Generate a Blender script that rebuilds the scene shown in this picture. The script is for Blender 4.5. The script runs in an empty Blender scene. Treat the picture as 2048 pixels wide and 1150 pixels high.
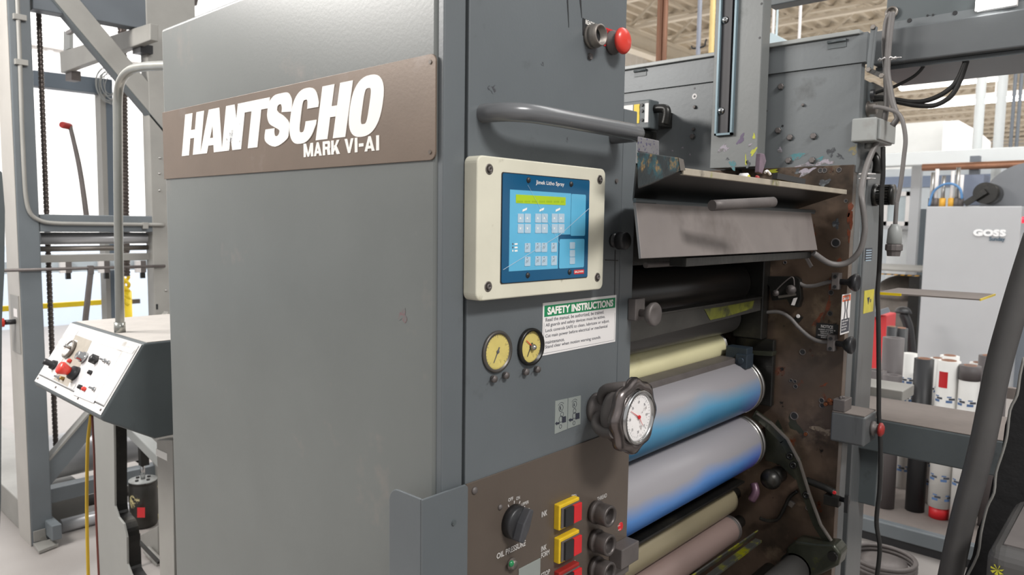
import bpy, bmesh, math, random
from mathutils import Vector, Matrix, Euler
random.seed(7)
R_ = math.radians
SC = bpy.context.scene
COL = SC.collection

# ------------------------------------------------------------------ camera
F = 1448.25; YAW, PITCH, ROLL = 0.73366, 0.087888, 0.014328
CAM = Vector((0, 0, 1.55))
_f = Vector((-math.sin(YAW)*math.cos(PITCH), math.cos(YAW)*math.cos(PITCH), -math.sin(PITCH)))
_r0 = Vector((math.cos(YAW), math.sin(YAW), 0)); _u0 = _r0.cross(_f)
_r = _r0*math.cos(ROLL) + _u0*math.sin(ROLL)
_u = _u0*math.cos(ROLL) - _r0*math.sin(ROLL)
cd = bpy.data.cameras.new('camera'); cam = bpy.data.objects.new('camera', cd); COL.objects.link(cam)
cd.sensor_width = 36; cd.sensor_fit = 'HORIZONTAL'; cd.lens = 36*F/2048
cd.clip_start = .02; cd.clip_end = 300
cd.dof.use_dof = True; cd.dof.focus_distance = 1.5; cd.dof.aperture_fstop = 6.3
cam.matrix_world = Matrix(((_r.x, _u.x, -_f.x, CAM.x), (_r.y, _u.y, -_f.y, CAM.y), (_r.z, _u.z, -_f.z, CAM.z), (0, 0, 0, 1)))
SC.camera = cam

# ------------------------------------------------------------------ light and exposure
SC.view_settings.view_transform = 'Standard'; SC.view_settings.look = 'None'
SC.view_settings.gamma = 1; SC.view_settings.use_curve_mapping = False
SC.view_settings.exposure = 0.0
w = bpy.data.worlds.new('hall_light'); SC.world = w; w.use_nodes = True
w.node_tree.nodes['Background'].inputs[0].default_value = (.99, .995, 1, 1)
w.node_tree.nodes['Background'].inputs[1].default_value = .62


def area(name, loc, target, sx, sy, power, color=(1, 1, 1)):
    l = bpy.data.lights.new(name, 'AREA'); l.shape = 'RECTANGLE'; l.size = sx; l.size_y = sy
    l.energy = power; l.color = color
    o = bpy.data.objects.new(name, l); COL.objects.link(o); o.location = loc
    d = Vector(target)-Vector(loc); o.rotation_euler = d.to_track_quat('-Z', 'Y').to_euler()
    return o


area('hall_lamp_overhead', (2.6, .6, 4.6), (-.9, 1.1, 1.3), 1.6, .6, 180, (1, .98, .95))
area('added_fill_left', (-3.3, -.7, 3.1), (-1.9, .8, 1.7), 1.4, .5, 112, (1, .97, .93))  # unseen fill, added to brighten the left of the nameplate side
area('added_fill_wall', (-7.5, 4.5, 5.7), (-10.5, 4.5, 1.0), 8, 2, 800, (1, 1, 1))  # unseen fill, added to wash out the white left wall
area('hall_lamp_aisle', (1.5, 6.8, 5.6), (0, 8.5, 0), 8, 2, 310, (1, 1, .98))
area('hall_lamp_far', (-4, 16, 5.2), (-4, 17, 0), 20, 8, 1500, (1, .98, .94))
area('added_uplight', (-5, 15, 2.6), (-5, 15.5, 9), 20, 10, 190, (1, .95, .88))  # no fixture here: added upward fill that brightens the roof deck
area('added_uplight_far', (-4, 34, 4.0), (-4, 34.5, 9), 22, 20, 1300, (1, .97, .93))  # second added upward fill, for the dark far end of the roof

# ------------------------------------------------------------------ pixel helpers
def ray(x, y): return _f + _r*((x-1024)/F) + _u*((575-y)/F)
def P(x, y, ax, val):
    d = ray(x, y); return CAM + d*((val-CAM[ax])/d[ax])
def PL(ax, val, pts): return [P(x, y, ax, val) for x, y in pts]


# ------------------------------------------------------------------ mesh builder
class B:
    def __init__(s): s.v = []; s.f = []; s.m = []; s.s = []; s.mi = 0; s.sm = False
    def add(s, vs, fs, smooth=None):
        o = len(s.v); s.v += [Vector(v) for v in vs]
        for f in fs:
            s.f.append([i+o for i in f]); s.m.append(s.mi); s.s.append(s.sm if smooth is None else smooth)
        return s
    def box(s, a, b):
        x0, y0, z0 = [min(a[i], b[i]) for i in range(3)]; x1, y1, z1 = [max(a[i], b[i]) for i in range(3)]
        return s.add([(x0, y0, z0), (x1, y0, z0), (x1, y1, z0), (x0, y1, z0), (x0, y0, z1), (x1, y0, z1), (x1, y1, z1), (x0, y1, z1)],
                     [(0, 3, 2, 1), (4, 5, 6, 7), (0, 1, 5, 4), (1, 2, 6, 5), (2, 3, 7, 6), (3, 0, 4, 7)])
    def bar(s, a, b, w, h, up=(0, 0, 1)):
        a = Vector(a); b = Vector(b); d = (b-a).normalized(); up = Vector(up)
        sd = d.cross(up).normalized(); u = sd.cross(d).normalized()
        c = []
        for p in (a, b):
            for i, j in ((-1, -1), (1, -1), (1, 1), (-1, 1)): c.append(p + sd*(i*w/2) + u*(j*h/2))
        return s.add(c, [(0, 1, 2, 3), (7, 6, 5, 4), (0, 4, 5, 1), (1, 5, 6, 2), (2, 6, 7, 3), (3, 7, 4, 0)])
    def prism(s, pts, vec, smooth=False):
        pts = [Vector(p) for p in pts]; vec = Vector(vec); n = len(pts)
        nn = Vector((0, 0, 0))
        for i in range(n): nn += pts[i].cross(pts[(i+1) % n])
        if nn.dot(vec) < 0: pts.reverse()
        top = [p+vec for p in pts]
        return s.add(pts+top, [list(range(n-1, -1, -1)), list(range(n, 2*n))] + [(i, (i+1) % n, n+(i+1) % n, n+i) for i in range(n)], smooth)
    def lathe(s, prof, org, axis, n=24, smooth=True, lobes=0, amp=0):
        org = Vector(org); a = Vector(axis).normalized()
        t = Vector((0, 0, 1)) if abs(a.z) < .9 else Vector((1, 0, 0))
        e1 = a.cross(t).normalized(); e2 = a.cross(e1)
        vs = []
        for r, h in prof:
            for k in range(n):
                th = 2*math.pi*k/n; rr = r*(1+amp*math.cos(lobes*th)) if lobes else r
                vs.append(org + a*h + (e1*math.cos(th)+e2*math.sin(th))*rr)
        fs = []
        for i in range(len(prof)-1):
            for k in range(n):
                k2 = (k+1) % n; fs.append((i*n+k, i*n+k2, (i+1)*n+k2, (i+1)*n+k))
        s.add(vs, fs, smooth)
        for i, rev in ((0, True), (len(prof)-1, False)):
            if prof[i][0] > 1e-5:
                c = [i*n+k for k in range(n)]
                if rev: c.reverse()
                o = len(s.v)-len(vs); s.f.append([o+q for q in c]); s.m.append(s.mi); s.s.append(False)
        return s
    def cyl(s, a, b, r, n=20, r2=None):
        a = Vector(a); b = Vector(b)
        return s.lathe([(r, 0), (r if r2 is None else r2, (b-a).length)], a, b-a, n)
    def tube(s, pts, r, n=10, sub=6, closed=False, ends=True):
        p = [Vector(q) for q in pts]
        if sub > 1: p = spline(p, sub, closed)
        N = len(p); prev = None; vs = []
        for i in range(N):
            if closed: d = (p[(i+1) % N]-p[i-1]).normalized()
            else: d = (p[min(i+1, N-1)]-p[max(i-1, 0)]).normalized()
            if prev is None:
                t = Vector((0, 0, 1)) if abs(d.z) < .9 else Vector((1, 0, 0)); e = d.cross(t).normalized()
            else: e = (prev - d*prev.dot(d)).normalized()
            prev = e; g = d.cross(e)
            rr = r(i/(N-1)) if callable(r) else r
            for k in range(n):
                th = 2*math.pi*k/n; vs.append(p[i]+(e*math.cos(th)+g*math.sin(th))*rr)
        fs = []
        for i in range(N if closed else N-1):
            j = (i+1) % N
            for k in range(n):
                k2 = (k+1) % n; fs.append((i*n+k, i*n+k2, j*n+k2, j*n+k))
        s.add(vs, fs, True)
        if not closed and ends:
            o = len(s.v)-len(vs)
            s.f.append([o+k for k in range(n-1, -1, -1)]); s.m.append(s.mi); s.s.append(False)
            s.f.append([o+(N-1)*n+k for k in range(n)]); s.m.append(s.mi); s.s.append(False)
        return s
    def disc(s, c, axis, r, h, n=20): return s.lathe([(r, 0), (r*.92, h), (0, h)], c, axis, n, False)
    def dome(s, c, axis, r, h, n=20):
        return s.lathe([(r*math.cos(R_(a)), h*math.sin(R_(a))) for a in (0, 15, 30, 45, 60, 75, 90)], c, axis, n)
    def bolt(s, c, axis, r, h=None):
        h = h or r*.7
        s.lathe([(r, 0), (r, h*.8), (r*.85, h), (0, h)], c, axis, 6, False)
        return s
    def strip(s, cs, w, org, ex, ey, en, th, closed=False):
        """flat ribbon along 2D centreline cs, width w, extruded by th"""
        n = len(cs); L = []; Rr = []
        for i in range(n):
            if closed: a, b = cs[i-1], cs[(i+1) % n]
            else: a, b = cs[max(i-1, 0)], cs[min(i+1, n-1)]
            dx, dy = b[0]-a[0], b[1]-a[1]; l = math.hypot(dx, dy); nx, ny = -dy/l, dx/l
            ww = w(i/(n-1)) if callable(w) else w
            L.append((cs[i][0]+nx*ww/2, cs[i][1]+ny*ww/2)); Rr.append((cs[i][0]-nx*ww/2, cs[i][1]-ny*ww/2))
        T = lambda q, h: org+ex*q[0]+ey*q[1]+en*h
        vs = [T(q, 0) for q in L]+[T(q, 0) for q in Rr]+[T(q, th) for q in L]+[T(q, th) for q in Rr]
        fs = []
        for i in range(n if closed else n-1):
            j = (i+1) % n
            fs += [(2*n+i, 3*n+i, 3*n+j, 2*n+j), (i, j, n+j, n+i), (i, 2*n+i, 2*n+j, j), (n+i, n+j, 3*n+j, 3*n+i)]
        s.add(vs, fs, False); return s


def spline(p, sub, closed=False):
    out = []; N = len(p)
    if N < 3: return p
    rng = range(N if closed else N-1)
    for i in rng:
        if closed: a, b, c, d = p[i-1], p[i], p[(i+1) % N], p[(i+2) % N]
        else: a, b, c, d = p[max(i-1, 0)], p[i], p[i+1], p[min(i+2, N-1)]
        for k in range(sub):
            t = k/sub
            out.append(.5*((2*b)+(c-a)*t+(2*a-5*b+4*c-d)*t*t+(3*b-a-3*c+d)*t**3))
    if not closed: out.append(p[-1])
    return out


WL = {}
def make(name, b, mats, parent=None, bevel=0, label=None, cat=None, group=None, kind=None, base=False, seg=2):
    me = bpy.data.meshes.new(name)
    lo = Vector((min(v[i] for v in b.v) for i in range(3))); hi = Vector((max(v[i] for v in b.v) for i in range(3)))
    c = (lo+hi)/2
    if base: c.z = lo.z
    me.from_pydata([v-c for v in b.v], [], b.f)
    if not isinstance(mats, (list, tuple)): mats = [mats]
    for m in mats: me.materials.append(m)
    for p, m, s in zip(me.polygons, b.m, b.s): p.material_index = m; p.use_smooth = s
    me.update()
    bm = bmesh.new(); bm.from_mesh(me); bmesh.ops.recalc_face_normals(bm, faces=bm.faces); bm.to_mesh(me); bm.free()
    o = bpy.data.objects.new(name, me); COL.objects.link(o)
    if parent is not None: o.parent = parent; o.location = c - WL[parent.name]
    else: o.location = c
    WL[o.name] = c
    if bevel:
        md = o.modifiers.new('bevel', 'BEVEL'); md.width = bevel; md.segments = seg; md.limit_method = 'ANGLE'; md.angle_limit = R_(40)
        md.harden_normals = False
    tag(o, label, cat, group, kind)
    return o


def tag(o, label=None, cat=None, group=None, kind=None):
    if label: o['label'] = label
    if cat: o['category'] = cat
    if group: o['group'] = group
    if kind: o['kind'] = kind


def thing(name, loc, label, cat, group=None):
    o = bpy.data.objects.new(name, None); COL.objects.link(o); o.location = loc; o.empty_display_size = .1
    WL[o.name] = Vector(loc); tag(o, label, cat, group); return o


def text_into(b, s, org, ex, ey, en, w=None, h=None, th=.0006, bold=0, shear=0, align='L'):
    """lettering fitted to a box: ex/ey unit vectors, w and h in metres (h = cap height)"""
    cu = bpy.data.curves.new('t', 'FONT'); cu.body = s; cu.size = 1; cu.offset = bold; cu.shear = shear; cu.resolution_u = 3
    ob = bpy.data.objects.new('t', cu); COL.objects.link(ob)
    dg = bpy.context.evaluated_depsgraph_get(); me = bpy.data.meshes.new_from_object(ob.evaluated_get(dg))
    vs = [v.co.copy() for v in me.vertices]; fs = [list(p.vertices) for p in me.polygons]
    bpy.data.objects.remove(ob); bpy.data.curves.remove(cu); bpy.data.meshes.remove(me)
    if not vs: return
    x0 = min(v.x for v in vs); x1 = max(v.x for v in vs); y0 = min(v.y for v in vs); y1 = max(v.y for v in vs)
    sy = h/(y1-y0) if h else w/(x1-x0); sx = w/(x1-x0) if w else sy
    out = [org + ex*((v.x-x0)*sx) + ey*((v.y-y0)*sy) + en*th for v in vs]
    b.add(out, fs, False)


# ------------------------------------------------------------------ materials
M = {}
def mat(name, col, rough=.5, metal=0.0, var=.08, scale=5.0, bump=0.0, bscale=60, stains=(), emit=0, spec=.5, stretch=(1, 1, 1)):
    m = bpy.data.materials.new(name); m.use_nodes = True; nt = m.node_tree; N = nt.nodes; L = nt.links
    bs = N['Principled BSDF']; bs.inputs['Roughness'].default_value = rough; bs.inputs['Metallic'].default_value = metal
    bs.inputs['Specular IOR Level'].default_value = spec
    tc = N.new('ShaderNodeTexCoord'); mp = N.new('ShaderNodeMapping'); mp.inputs['Scale'].default_value = stretch
    L.new(tc.outputs['Object'], mp.inputs['Vector']); vec = mp.outputs['Vector']
    def noise(sc, det=4, rg=.6):
        n = N.new('ShaderNodeTexNoise'); n.inputs['Scale'].default_value = sc; n.inputs['Detail'].default_value = det
        n.inputs['Roughness'].default_value = rg; L.new(vec, n.inputs['Vector']); return n.outputs['Fac']
    def mix(fac, a, b):
        x = N.new('ShaderNodeMix'); x.data_type = 'RGBA'; L.new(fac, x.inputs['Factor'])
        for k, q in (('A', a), ('B', b)):
            sock = [i for i in x.inputs if i.name == k and i.type == 'RGBA'][0]
            if isinstance(q, tuple): sock.default_value = (*q[:3], 1)
            else: L.new(q, sock)
        return [o for o in x.outputs if o.type == 'RGBA'][0]
    c = tuple(col)
    if var:
        lo = tuple(max(0, k*(1-var)) for k in col); hi = tuple(min(1, k*(1+var)) for k in col)
        r = N.new('ShaderNodeMapRange'); r.inputs[1].default_value = .3; r.inputs[2].default_value = .7
        L.new(noise(scale), r.inputs[0]); c = mix(r.outputs[0], lo, hi)
    for (sc_, colr, ns, t0, t1) in [(0, *s) for s in stains]:
        r = N.new('ShaderNodeMapRange'); r.inputs[1].default_value = t0; r.inputs[2].default_value = t1
        L.new(noise(ns, 5, .65), r.inputs[0]); c = mix(r.outputs[0], c, colr)
    if isinstance(c, tuple): bs.inputs['Base Color'].default_value = (*c, 1)
    else: L.new(c, bs.inputs['Base Color'])
    if bump:
        bp = N.new('ShaderNodeBump'); bp.inputs['Strength'].default_value = bump; bp.inputs['Distance'].default_value = .002
        L.new(noise(bscale, 3), bp.inputs['Height']); L.new(bp.outputs[0], bs.inputs['Normal'])
    if emit:
        bs.inputs['Emission Color'].default_value = (*col, 1); bs.inputs['Emission Strength'].default_value = emit
    M[name] = m; return m


def S(r, g, b):  # sRGB 0-255 to linear
    return tuple(((c/255)/12.92 if c/255 <= .04045 else ((c/255+.055)/1.055)**2.4) for c in (r, g, b))


DUST = S(150, 140, 130)
grey = mat('grey_blue_paint', S(97, 102, 105), .38, 0, .07, 3, .08, 180, stains=[(S(84, 88, 90), 9, .62, .75)])
grey_side = mat('grey_side_paint', S(110, 113, 111), .34, 0, .08, 2.2, .05, 160, stains=[(S(136, 128, 122), 4, .62, .8)])
grey_dk = mat('dark_grey_paint', S(84, 90, 92), .42, 0, .1, 5, .1, 120, stains=[(S(60, 62, 62), 7, .6, .75)])
grey_lt = mat('light_grey_paint', S(150, 152, 150), .4, 0, .08, 4, .05, 120, stains=[(S(120, 112, 105), 5, .6, .8)])
steel_frame = mat('frame_blue_grey', S(108, 114, 118), .4, 0, .08, 4, .08, 120)
steel_dust = mat('frame_dusty_grey', S(148, 146, 141), .45, 0, .08, 6, .05, 90)
brown_pl = mat('brown_anodised', S(118, 103, 91), .35, .25, .08, 6, .05, 200, stains=[(S(140, 130, 124), 7, .62, .85)])
brown_panel = mat('brown_instrument', S(98, 88, 80), .38, .2, .08, 5, .05, 200, stains=[(S(122, 114, 108), 5, .62, .85)])
white_ink = mat('white_lettering', S(244, 240, 234), .5, 0, .02)
white_worn = mat('white_lettering_worn', S(236, 234, 230), .5, 0, .02, stains=[(S(128, 132, 140), 30, .58, .66)])
cream = mat('cream_housing', S(214, 210, 192), .4, 0, .05, 10, .05, 90, stains=[(S(150, 144, 120), 14, .66, .76)])
chrome = mat('chrome', S(190, 190, 190), .18, 1, .05)
steel = mat('bright_steel', S(170, 168, 165), .32, .9, .1, 12, .1, 100)
steel_w = mat('worn_steel', S(132, 126, 120), .45, .7, .15, 10, .2, 80)
dusty_metal = mat('dusty_dark_metal', S(104, 98, 96), .55, .35, .15, 14, .2, 90)
black = mat('black_plastic', S(38, 38, 40), .4, 0, .1, 20)
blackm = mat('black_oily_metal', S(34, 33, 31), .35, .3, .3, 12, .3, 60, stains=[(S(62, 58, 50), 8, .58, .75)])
rubber = mat('black_rubber', S(40, 39, 38), .6, 0, .1, 20)
tube_grey = mat('grey_cable', S(112, 108, 106), .5, 0, .08, 20)
red = mat('red_plastic', S(214, 62, 50), .3, 0, .04)
redd = mat('dark_red', S(150, 40, 36), .45, 0, .2, 20)
yellow = mat('yellow_plastic', S(222, 184, 40), .4, 0, .12, 25)
yellow_p = mat('yellow_paint', S(226, 196, 30), .45, 0, .06, 10)
dial_y = mat('yellowed_dial', S(208, 190, 112), .5, 0, .08, 30, stains=[(S(160, 140, 80), 40, .62, .72)])
dial_w = mat('white_dial', S(240, 236, 234), .4, 0, .05, 30, stains=[(S(150, 140, 138), 60, .58, .7)])
blue_d = mat('deep_blue_panel', S(22, 84, 122), .25, 0, .03)
blue_l = mat('light_blue_panel', S(96, 178, 214), .25, 0, .05, 12)
lcd = mat('lcd_green', S(170, 200, 24), .3, 0, .04)
keyc = mat('pale_key', S(176, 200, 216), .35, 0, .03)
signw = mat('white_label', S(232, 228, 226), .5, 0, .02)
signg = mat('green_label', S(24, 132, 84), .5, 0, .02)
ink = mat('dark_print', S(52, 54, 64), .5, 0, 0)
ink_g = mat('grey_print', S(92, 92, 100), .5, 0, 0)
signr = mat('red_label', S(206, 38, 44), .45, 0, .05)
signo = mat('orange_label', S(222, 96, 40), .5, 0, .03)
plate_al = mat('etched_aluminium', S(160, 166, 162), .4, .3, .05)
rust_pl = mat('oily_brown_plate', S(98, 82, 70), .3, .35, .3, 5, .25, 30,
              stains=[(S(46, 40, 35), 3.2, .5, .68), (S(150, 130, 108), 6, .56, .74), (S(128, 58, 30), 11, .63, .70), (S(28, 26, 24), 22, .66, .72)])
ink_block = mat('ink_stained_block', S(40, 47, 49), .3, .2, .3, 20, .5, 60,
                stains=[(S(38, 78, 86), 22, .52, .62), (S(140, 112, 66), 28, .58, .66), (S(58, 46, 74), 24, .64, .70), (S(190, 190, 185), 45, .7, .73)])
back_pl = mat('back_plate_paint', S(106, 110, 112), .42, .05, .08, 4, .1, 100, stains=[(S(78, 80, 80), 6, .6, .75), (S(150, 150, 150), 60, .72, .75)])
splash = mat('ink_splashed_paint', S(116, 118, 117), .42, .05, .08, 4, .1, 100,
             stains=[(S(86, 88, 86), 6, .58, .7), (S(150, 152, 40), 9, .70, .73), (S(84, 66, 96), 8, .71, .735), (S(60, 140, 150), 13, .72, .74)])
silver_col = mat('brushed_column', S(104, 106, 107), .35, .35, .12, 8, .1, 60, stains=[(S(84, 84, 84), 12, .6, .75)], stretch=(1, 1, .15))
hood_m = mat('dusty_hood_steel', S(144, 136, 133), .42, .35, .16, 3.5, .08, 60, stains=[(S(112, 104, 101), 3, .52, .7)])
dark_roll = mat('dark_ink_roller', S(46, 43, 41), .28, .1, .12, 6, .05, 60, stretch=(1, .1, 1))
grey_roll = mat('grey_ink_roller', S(92, 90, 88), .4, .1, .12, 6, .05, 60, stretch=(1, .1, 1))
cream_roll = mat('cream_roller', S(224, 217, 174), .35, 0, .06, 8, .03, 60, stains=[(S(190, 176, 90), 5, .6, .75)], stretch=(1, .5, 1))
olive_roll = mat('olive_roller', S(140, 130, 106), .4, .1, .1, 9, .05, 60, stretch=(1, .3, 1))
pink_roll = mat('pinkish_roller', S(138, 118, 112), .5, 0, .1, 9, .05, 60, stretch=(1, .3, 1))
yel_ink = mat('yellow_ink_blade', S(82, 82, 78), .35, .4, .2, 14, .2, 60, stains=[(S(150, 148, 20), 7, .5, .6)])
floor_m = mat('concrete_floor', S(158, 152, 148), .5, 0, .06, 1.4, .08, 20, stains=[(S(138, 131, 126), .9, .55, .8), (S(120, 112, 106), 7, .7, .78)])
wall_m = mat('white_wall_panel', S(242, 240, 238), .6, 0, .01)
wall_b = mat('pale_blue_wall', S(196, 208, 222), .55, 0, .04, 1.2)
ceil_m = mat('beige_ceiling', S(196, 184, 166), .6, 0, .05, 2)
joist_m = mat('beige_joist', S(206, 196, 180), .6, 0, .04, 2)
goss_m = mat('pale_grey_cabinet', S(186, 187, 189), .4, 0, .03, 2)
far_grey = mat('far_grey', S(120, 126, 134), .5, 0, .08, 2)
copper = mat('copper_pipe', S(168, 122, 96), .35, .6, .15, 6, stretch=(1, 1, .3))
chain_m = mat('chain_steel', S(92, 84, 80), .4, .7, .15, 30)
lamp_m = mat('lamp_tube', (1, 1, .98), .5, 0, 0, emit=14)
led_g = mat('green_lamp', S(40, 130, 80), .2, 0, 0)
paper = mat('white_wrap', S(226, 224, 220), .5, 0, .03, 12)
blue_pr = mat('blue_print', S(90, 122, 170), .5, 0, 0)
cardb = mat('brown_cardboard', S(150, 112, 92), .7, 0, .1, 20)
tubegrey = mat('grey_tube', S(96, 90, 90), .5, 0, .06, 8)
tubeblk = mat('black_tube', S(44, 44, 46), .45, 0, .06, 8)
dustgrey = mat('dust_covered_top', S(124, 115, 110), .8, 0, .07, 12, .1, 60)
foam = mat('black_foam', S(34, 33, 34), .85, 0, .2, 30, .8, 40)


def ink_roller(name, base, blue, deep, t0, t1, purple):
    """roller skin: grey above, ink film on its lower side, thicker towards the far end"""
    m = bpy.data.materials.new(name); m.use_nodes = True; nt = m.node_tree; N = nt.nodes; L = nt.links
    bs = N['Principled BSDF']; bs.inputs['Roughness'].default_value = .38
    tc = N.new('ShaderNodeTexCoord'); sp = N.new('ShaderNodeSeparateXYZ'); L.new(tc.outputs['Object'], sp.inputs[0])
    nz = N.new('ShaderNodeTexNoise'); nz.inputs['Scale'].default_value = 4; nz.inputs['Detail'].default_value = 3
    L.new(tc.outputs['Object'], nz.inputs['Vector'])
    def math_(op, a, b):
        n = N.new('ShaderNodeMath'); n.operation = op
        for i, q in enumerate((a, b)):
            if isinstance(q, (int, float)): n.inputs[i].default_value = q
            else: L.new(q, n.inputs[i])
        return n.outputs[0]
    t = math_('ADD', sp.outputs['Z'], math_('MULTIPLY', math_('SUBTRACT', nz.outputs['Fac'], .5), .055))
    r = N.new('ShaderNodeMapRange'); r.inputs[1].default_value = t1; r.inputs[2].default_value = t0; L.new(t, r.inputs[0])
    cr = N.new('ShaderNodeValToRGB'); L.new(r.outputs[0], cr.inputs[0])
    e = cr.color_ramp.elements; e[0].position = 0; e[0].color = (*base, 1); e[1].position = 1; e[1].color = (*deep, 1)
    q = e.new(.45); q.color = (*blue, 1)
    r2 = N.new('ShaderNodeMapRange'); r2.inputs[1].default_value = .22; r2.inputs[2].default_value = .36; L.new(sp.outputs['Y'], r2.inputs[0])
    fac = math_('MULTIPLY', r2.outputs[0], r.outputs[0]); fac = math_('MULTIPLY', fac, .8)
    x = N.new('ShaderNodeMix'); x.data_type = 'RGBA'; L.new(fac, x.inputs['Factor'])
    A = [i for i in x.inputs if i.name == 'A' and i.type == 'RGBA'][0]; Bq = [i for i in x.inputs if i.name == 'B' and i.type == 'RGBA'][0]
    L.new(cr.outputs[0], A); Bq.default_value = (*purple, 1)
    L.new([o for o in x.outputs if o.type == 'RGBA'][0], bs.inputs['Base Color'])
    return m


GL = S(150, 147, 151)
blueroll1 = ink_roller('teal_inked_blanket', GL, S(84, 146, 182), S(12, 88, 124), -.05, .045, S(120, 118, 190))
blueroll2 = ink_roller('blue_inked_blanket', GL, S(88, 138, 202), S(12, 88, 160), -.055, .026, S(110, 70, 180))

XP = -.822      # front panel face (faces +X)
YC = .7497      # side panel face (faces -Y)
YF = 2.10       # far side frame face (faces -Y)
XN = Vector((1, 0, 0)); YN = Vector((0, -1, 0)); ZU = Vector((0, 0, 1)); YP = Vector((0, 1, 0)); XM = Vector((-1, 0, 0))
def px(x, y, off=0): return P(x, y, 0, XP+off)
def pxs(pts, off=0): return [px(x, y, off) for x, y in pts]
def c4(x, y): return (x/2.739+900, y/2.739+300)
def c5(x, y): return (x/2.091+900, y/2.091+600)
def c3(x, y): return (x/2.876+880, y/2.876)
def c6(x, y): return (x/2.739+1230, y/2.739)
def c7(x, y): return (x/3.025+1230, y/3.025+400)
def c8(x, y): return (x/2.949+1230, y/2.949+760)
def r1(x, y): return (x/2.874+1700, y/2.874)
def r2(x, y): return (x/2.874+1700, y/2.874+380)
def r3(x, y): return (x/2.804+1640, y/2.804+740)

# ================================================================== THE ROOM
b = B(); b.box((-14, -14, -.1), (20, 60, 0)); make('floor', b, floor_m, kind='structure')
b = B()   # corrugated white wall on the left, pale blue wainscot
X0 = -11.8
n = 0; y = -14.0; prof = []
while y < 60:
    prof += [(y, 0), (y+.2, 0), (y+.225, .03), (y+.275, .03)]; y += .3
vs = []; fs = []
for (yy, d) in prof: vs += [(X0+d, yy, 1.15), (X0+d, yy, 9)]
for i in range(len(prof)-1): fs.append((2*i, 2*i+2, 2*i+3, 2*i+1))
b.add(vs, fs); b.box((X0-.2, -14, 0), (X0-.01, 60, 9))
make('wall_left', b, wall_m, kind='structure')
b = B(); b.box((X0-.01, -14, .0), (X0+.06, 60, 1.15)); make('wall_left_wainscot', b, wall_b, kind='structure')
b = B()
for z in (3.9,): b.box((X0, -14, z), (X0+.12, 60, z+.14))
make('trim_1', b, wall_m, kind='structure')
b = B(); b.box((-14, 48, 0), (20, 48.2, 9)); make('wall_back', b, wall_m, kind='structure')
b = B()   # ribbed roof deck
prof = []; x = -14.0
while x < 16: prof += [(x, 0), (x+.16, 0), (x+.2, -.09), (x+.28, -.09)]; x += .34
vs = []; fs = []
for (xx, d) in prof: vs += [(xx, 7, 6.6+d), (xx, 60, 6.6+d)]
for i in range(len(prof)-1): fs.append((2*i, 2*i+1, 2*i+3, 2*i+2))
b.add(vs, fs); make('ceiling', b, ceil_m, kind='structure')
k = 2
for i, y in enumerate([8.6 + 1.7*j for j in range(22)]):   # open web joists run along X
    b = B(); z0, z1 = 5.85, 6.42
    b.box((-13.5, y-.07, z0-.06), (16, y+.07, z0)); b.box((-13.5, y-.07, z1), (16, y+.07, z1+.05))
    x = -13.5; up = True
    while x < 15.5:
        b.bar((x, y, z0 if up else z1), (x+.75, y, z1 if up else z0), .05, .05); x += .75; up = not up
    make('trim_%d' % k, b, joist_m, kind='structure'); k += 1
for x in (-9.0, -3.0):                                     # girders along Y
    b = B(); b.box((x-.14, 8, 5.35), (x+.14, 47, 5.41)); b.box((x-.02, 8, 5.41), (x+.02, 47, 5.72)); b.box((x-.14, 8, 5.72), (x+.14, 47, 5.785))
    make('trim_%d' % k, b, joist_m, kind='structure'); k += 1

# ================================================================== CONTROL CABINET
cab = thing('press_control_cabinet', (-1.3, 1.02, 0), 'large grey painted press cabinet with a brown nameplate, round gauges and push buttons', 'cabinet')
b = B(); b.box((-1.814, YC, .02), (XP-.012, 1.26, 2.0)); make('body', b, grey_side, cab, .008, seg=3)
b = B(); b.box((XP-.014, YC+.003, .02), (XP, px(928, 500).y, 1.999)); make('corner_strip', b, grey, cab, .002)
y0 = px(934.5, 500).y; y1 = 1.2385
b = B(); b.box((XP-.0115, y0, .02), (XP, y1, 2.2)); make('front_panel', b, grey, cab, .002)
b = B(); b.box((XP-.03, 1.2405, .02), (XP-.001, 1.289, px(1250, 217).z)); make('side_flange', b, grey, cab, .002)
b = B()
for (x, y) in ((1232, 362),): b.disc(px(x, y, .0), XN, .0045, .003, 12)
make('screw', b, dusty_metal, cab)
# guard angle wrapped round the lower front corner
b = B(); yy = YC-.045
def quad_round(pts, side, r=.012, n=5):
    return pts
zt = P(845, 1000, 1, yy).z
xl = P(778, 980, 1, yy).x
xr = XP+.006
pts = [(xl, .05)]
for a in range(0, 91, 15): pts.append((xl+.022-.022*math.cos(R_(a)), zt-.022+.022*math.sin(R_(a))))
pts += [(xr, zt), (xr, .05)]
b.prism([Vector((p[0], yy, p[1])) for p in pts], (0, .004, 0))
pts = [(yy, .05), (yy, zt), (px(928, 975).y-.006, zt), (px(928, 975).y, zt-.006), (px(928, 975).y, .05)]
b.prism([Vector((xr, p[0], p[1])) for p in pts], (.004, 0, 0))
b.box((xr-.06, yy+.004, .05), (xr, YC+.001, .10))
make('corner_guard', b, grey, cab, .0012)
b = B(); b.disc(P(907, 1045, 0, XP+.010), XN, .005, .002, 14); b.disc(P(907, 1045, 0, XP+.012), XN, .0025, .001, 6)
make('guard_screw', b, grey_dk, cab)

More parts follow.
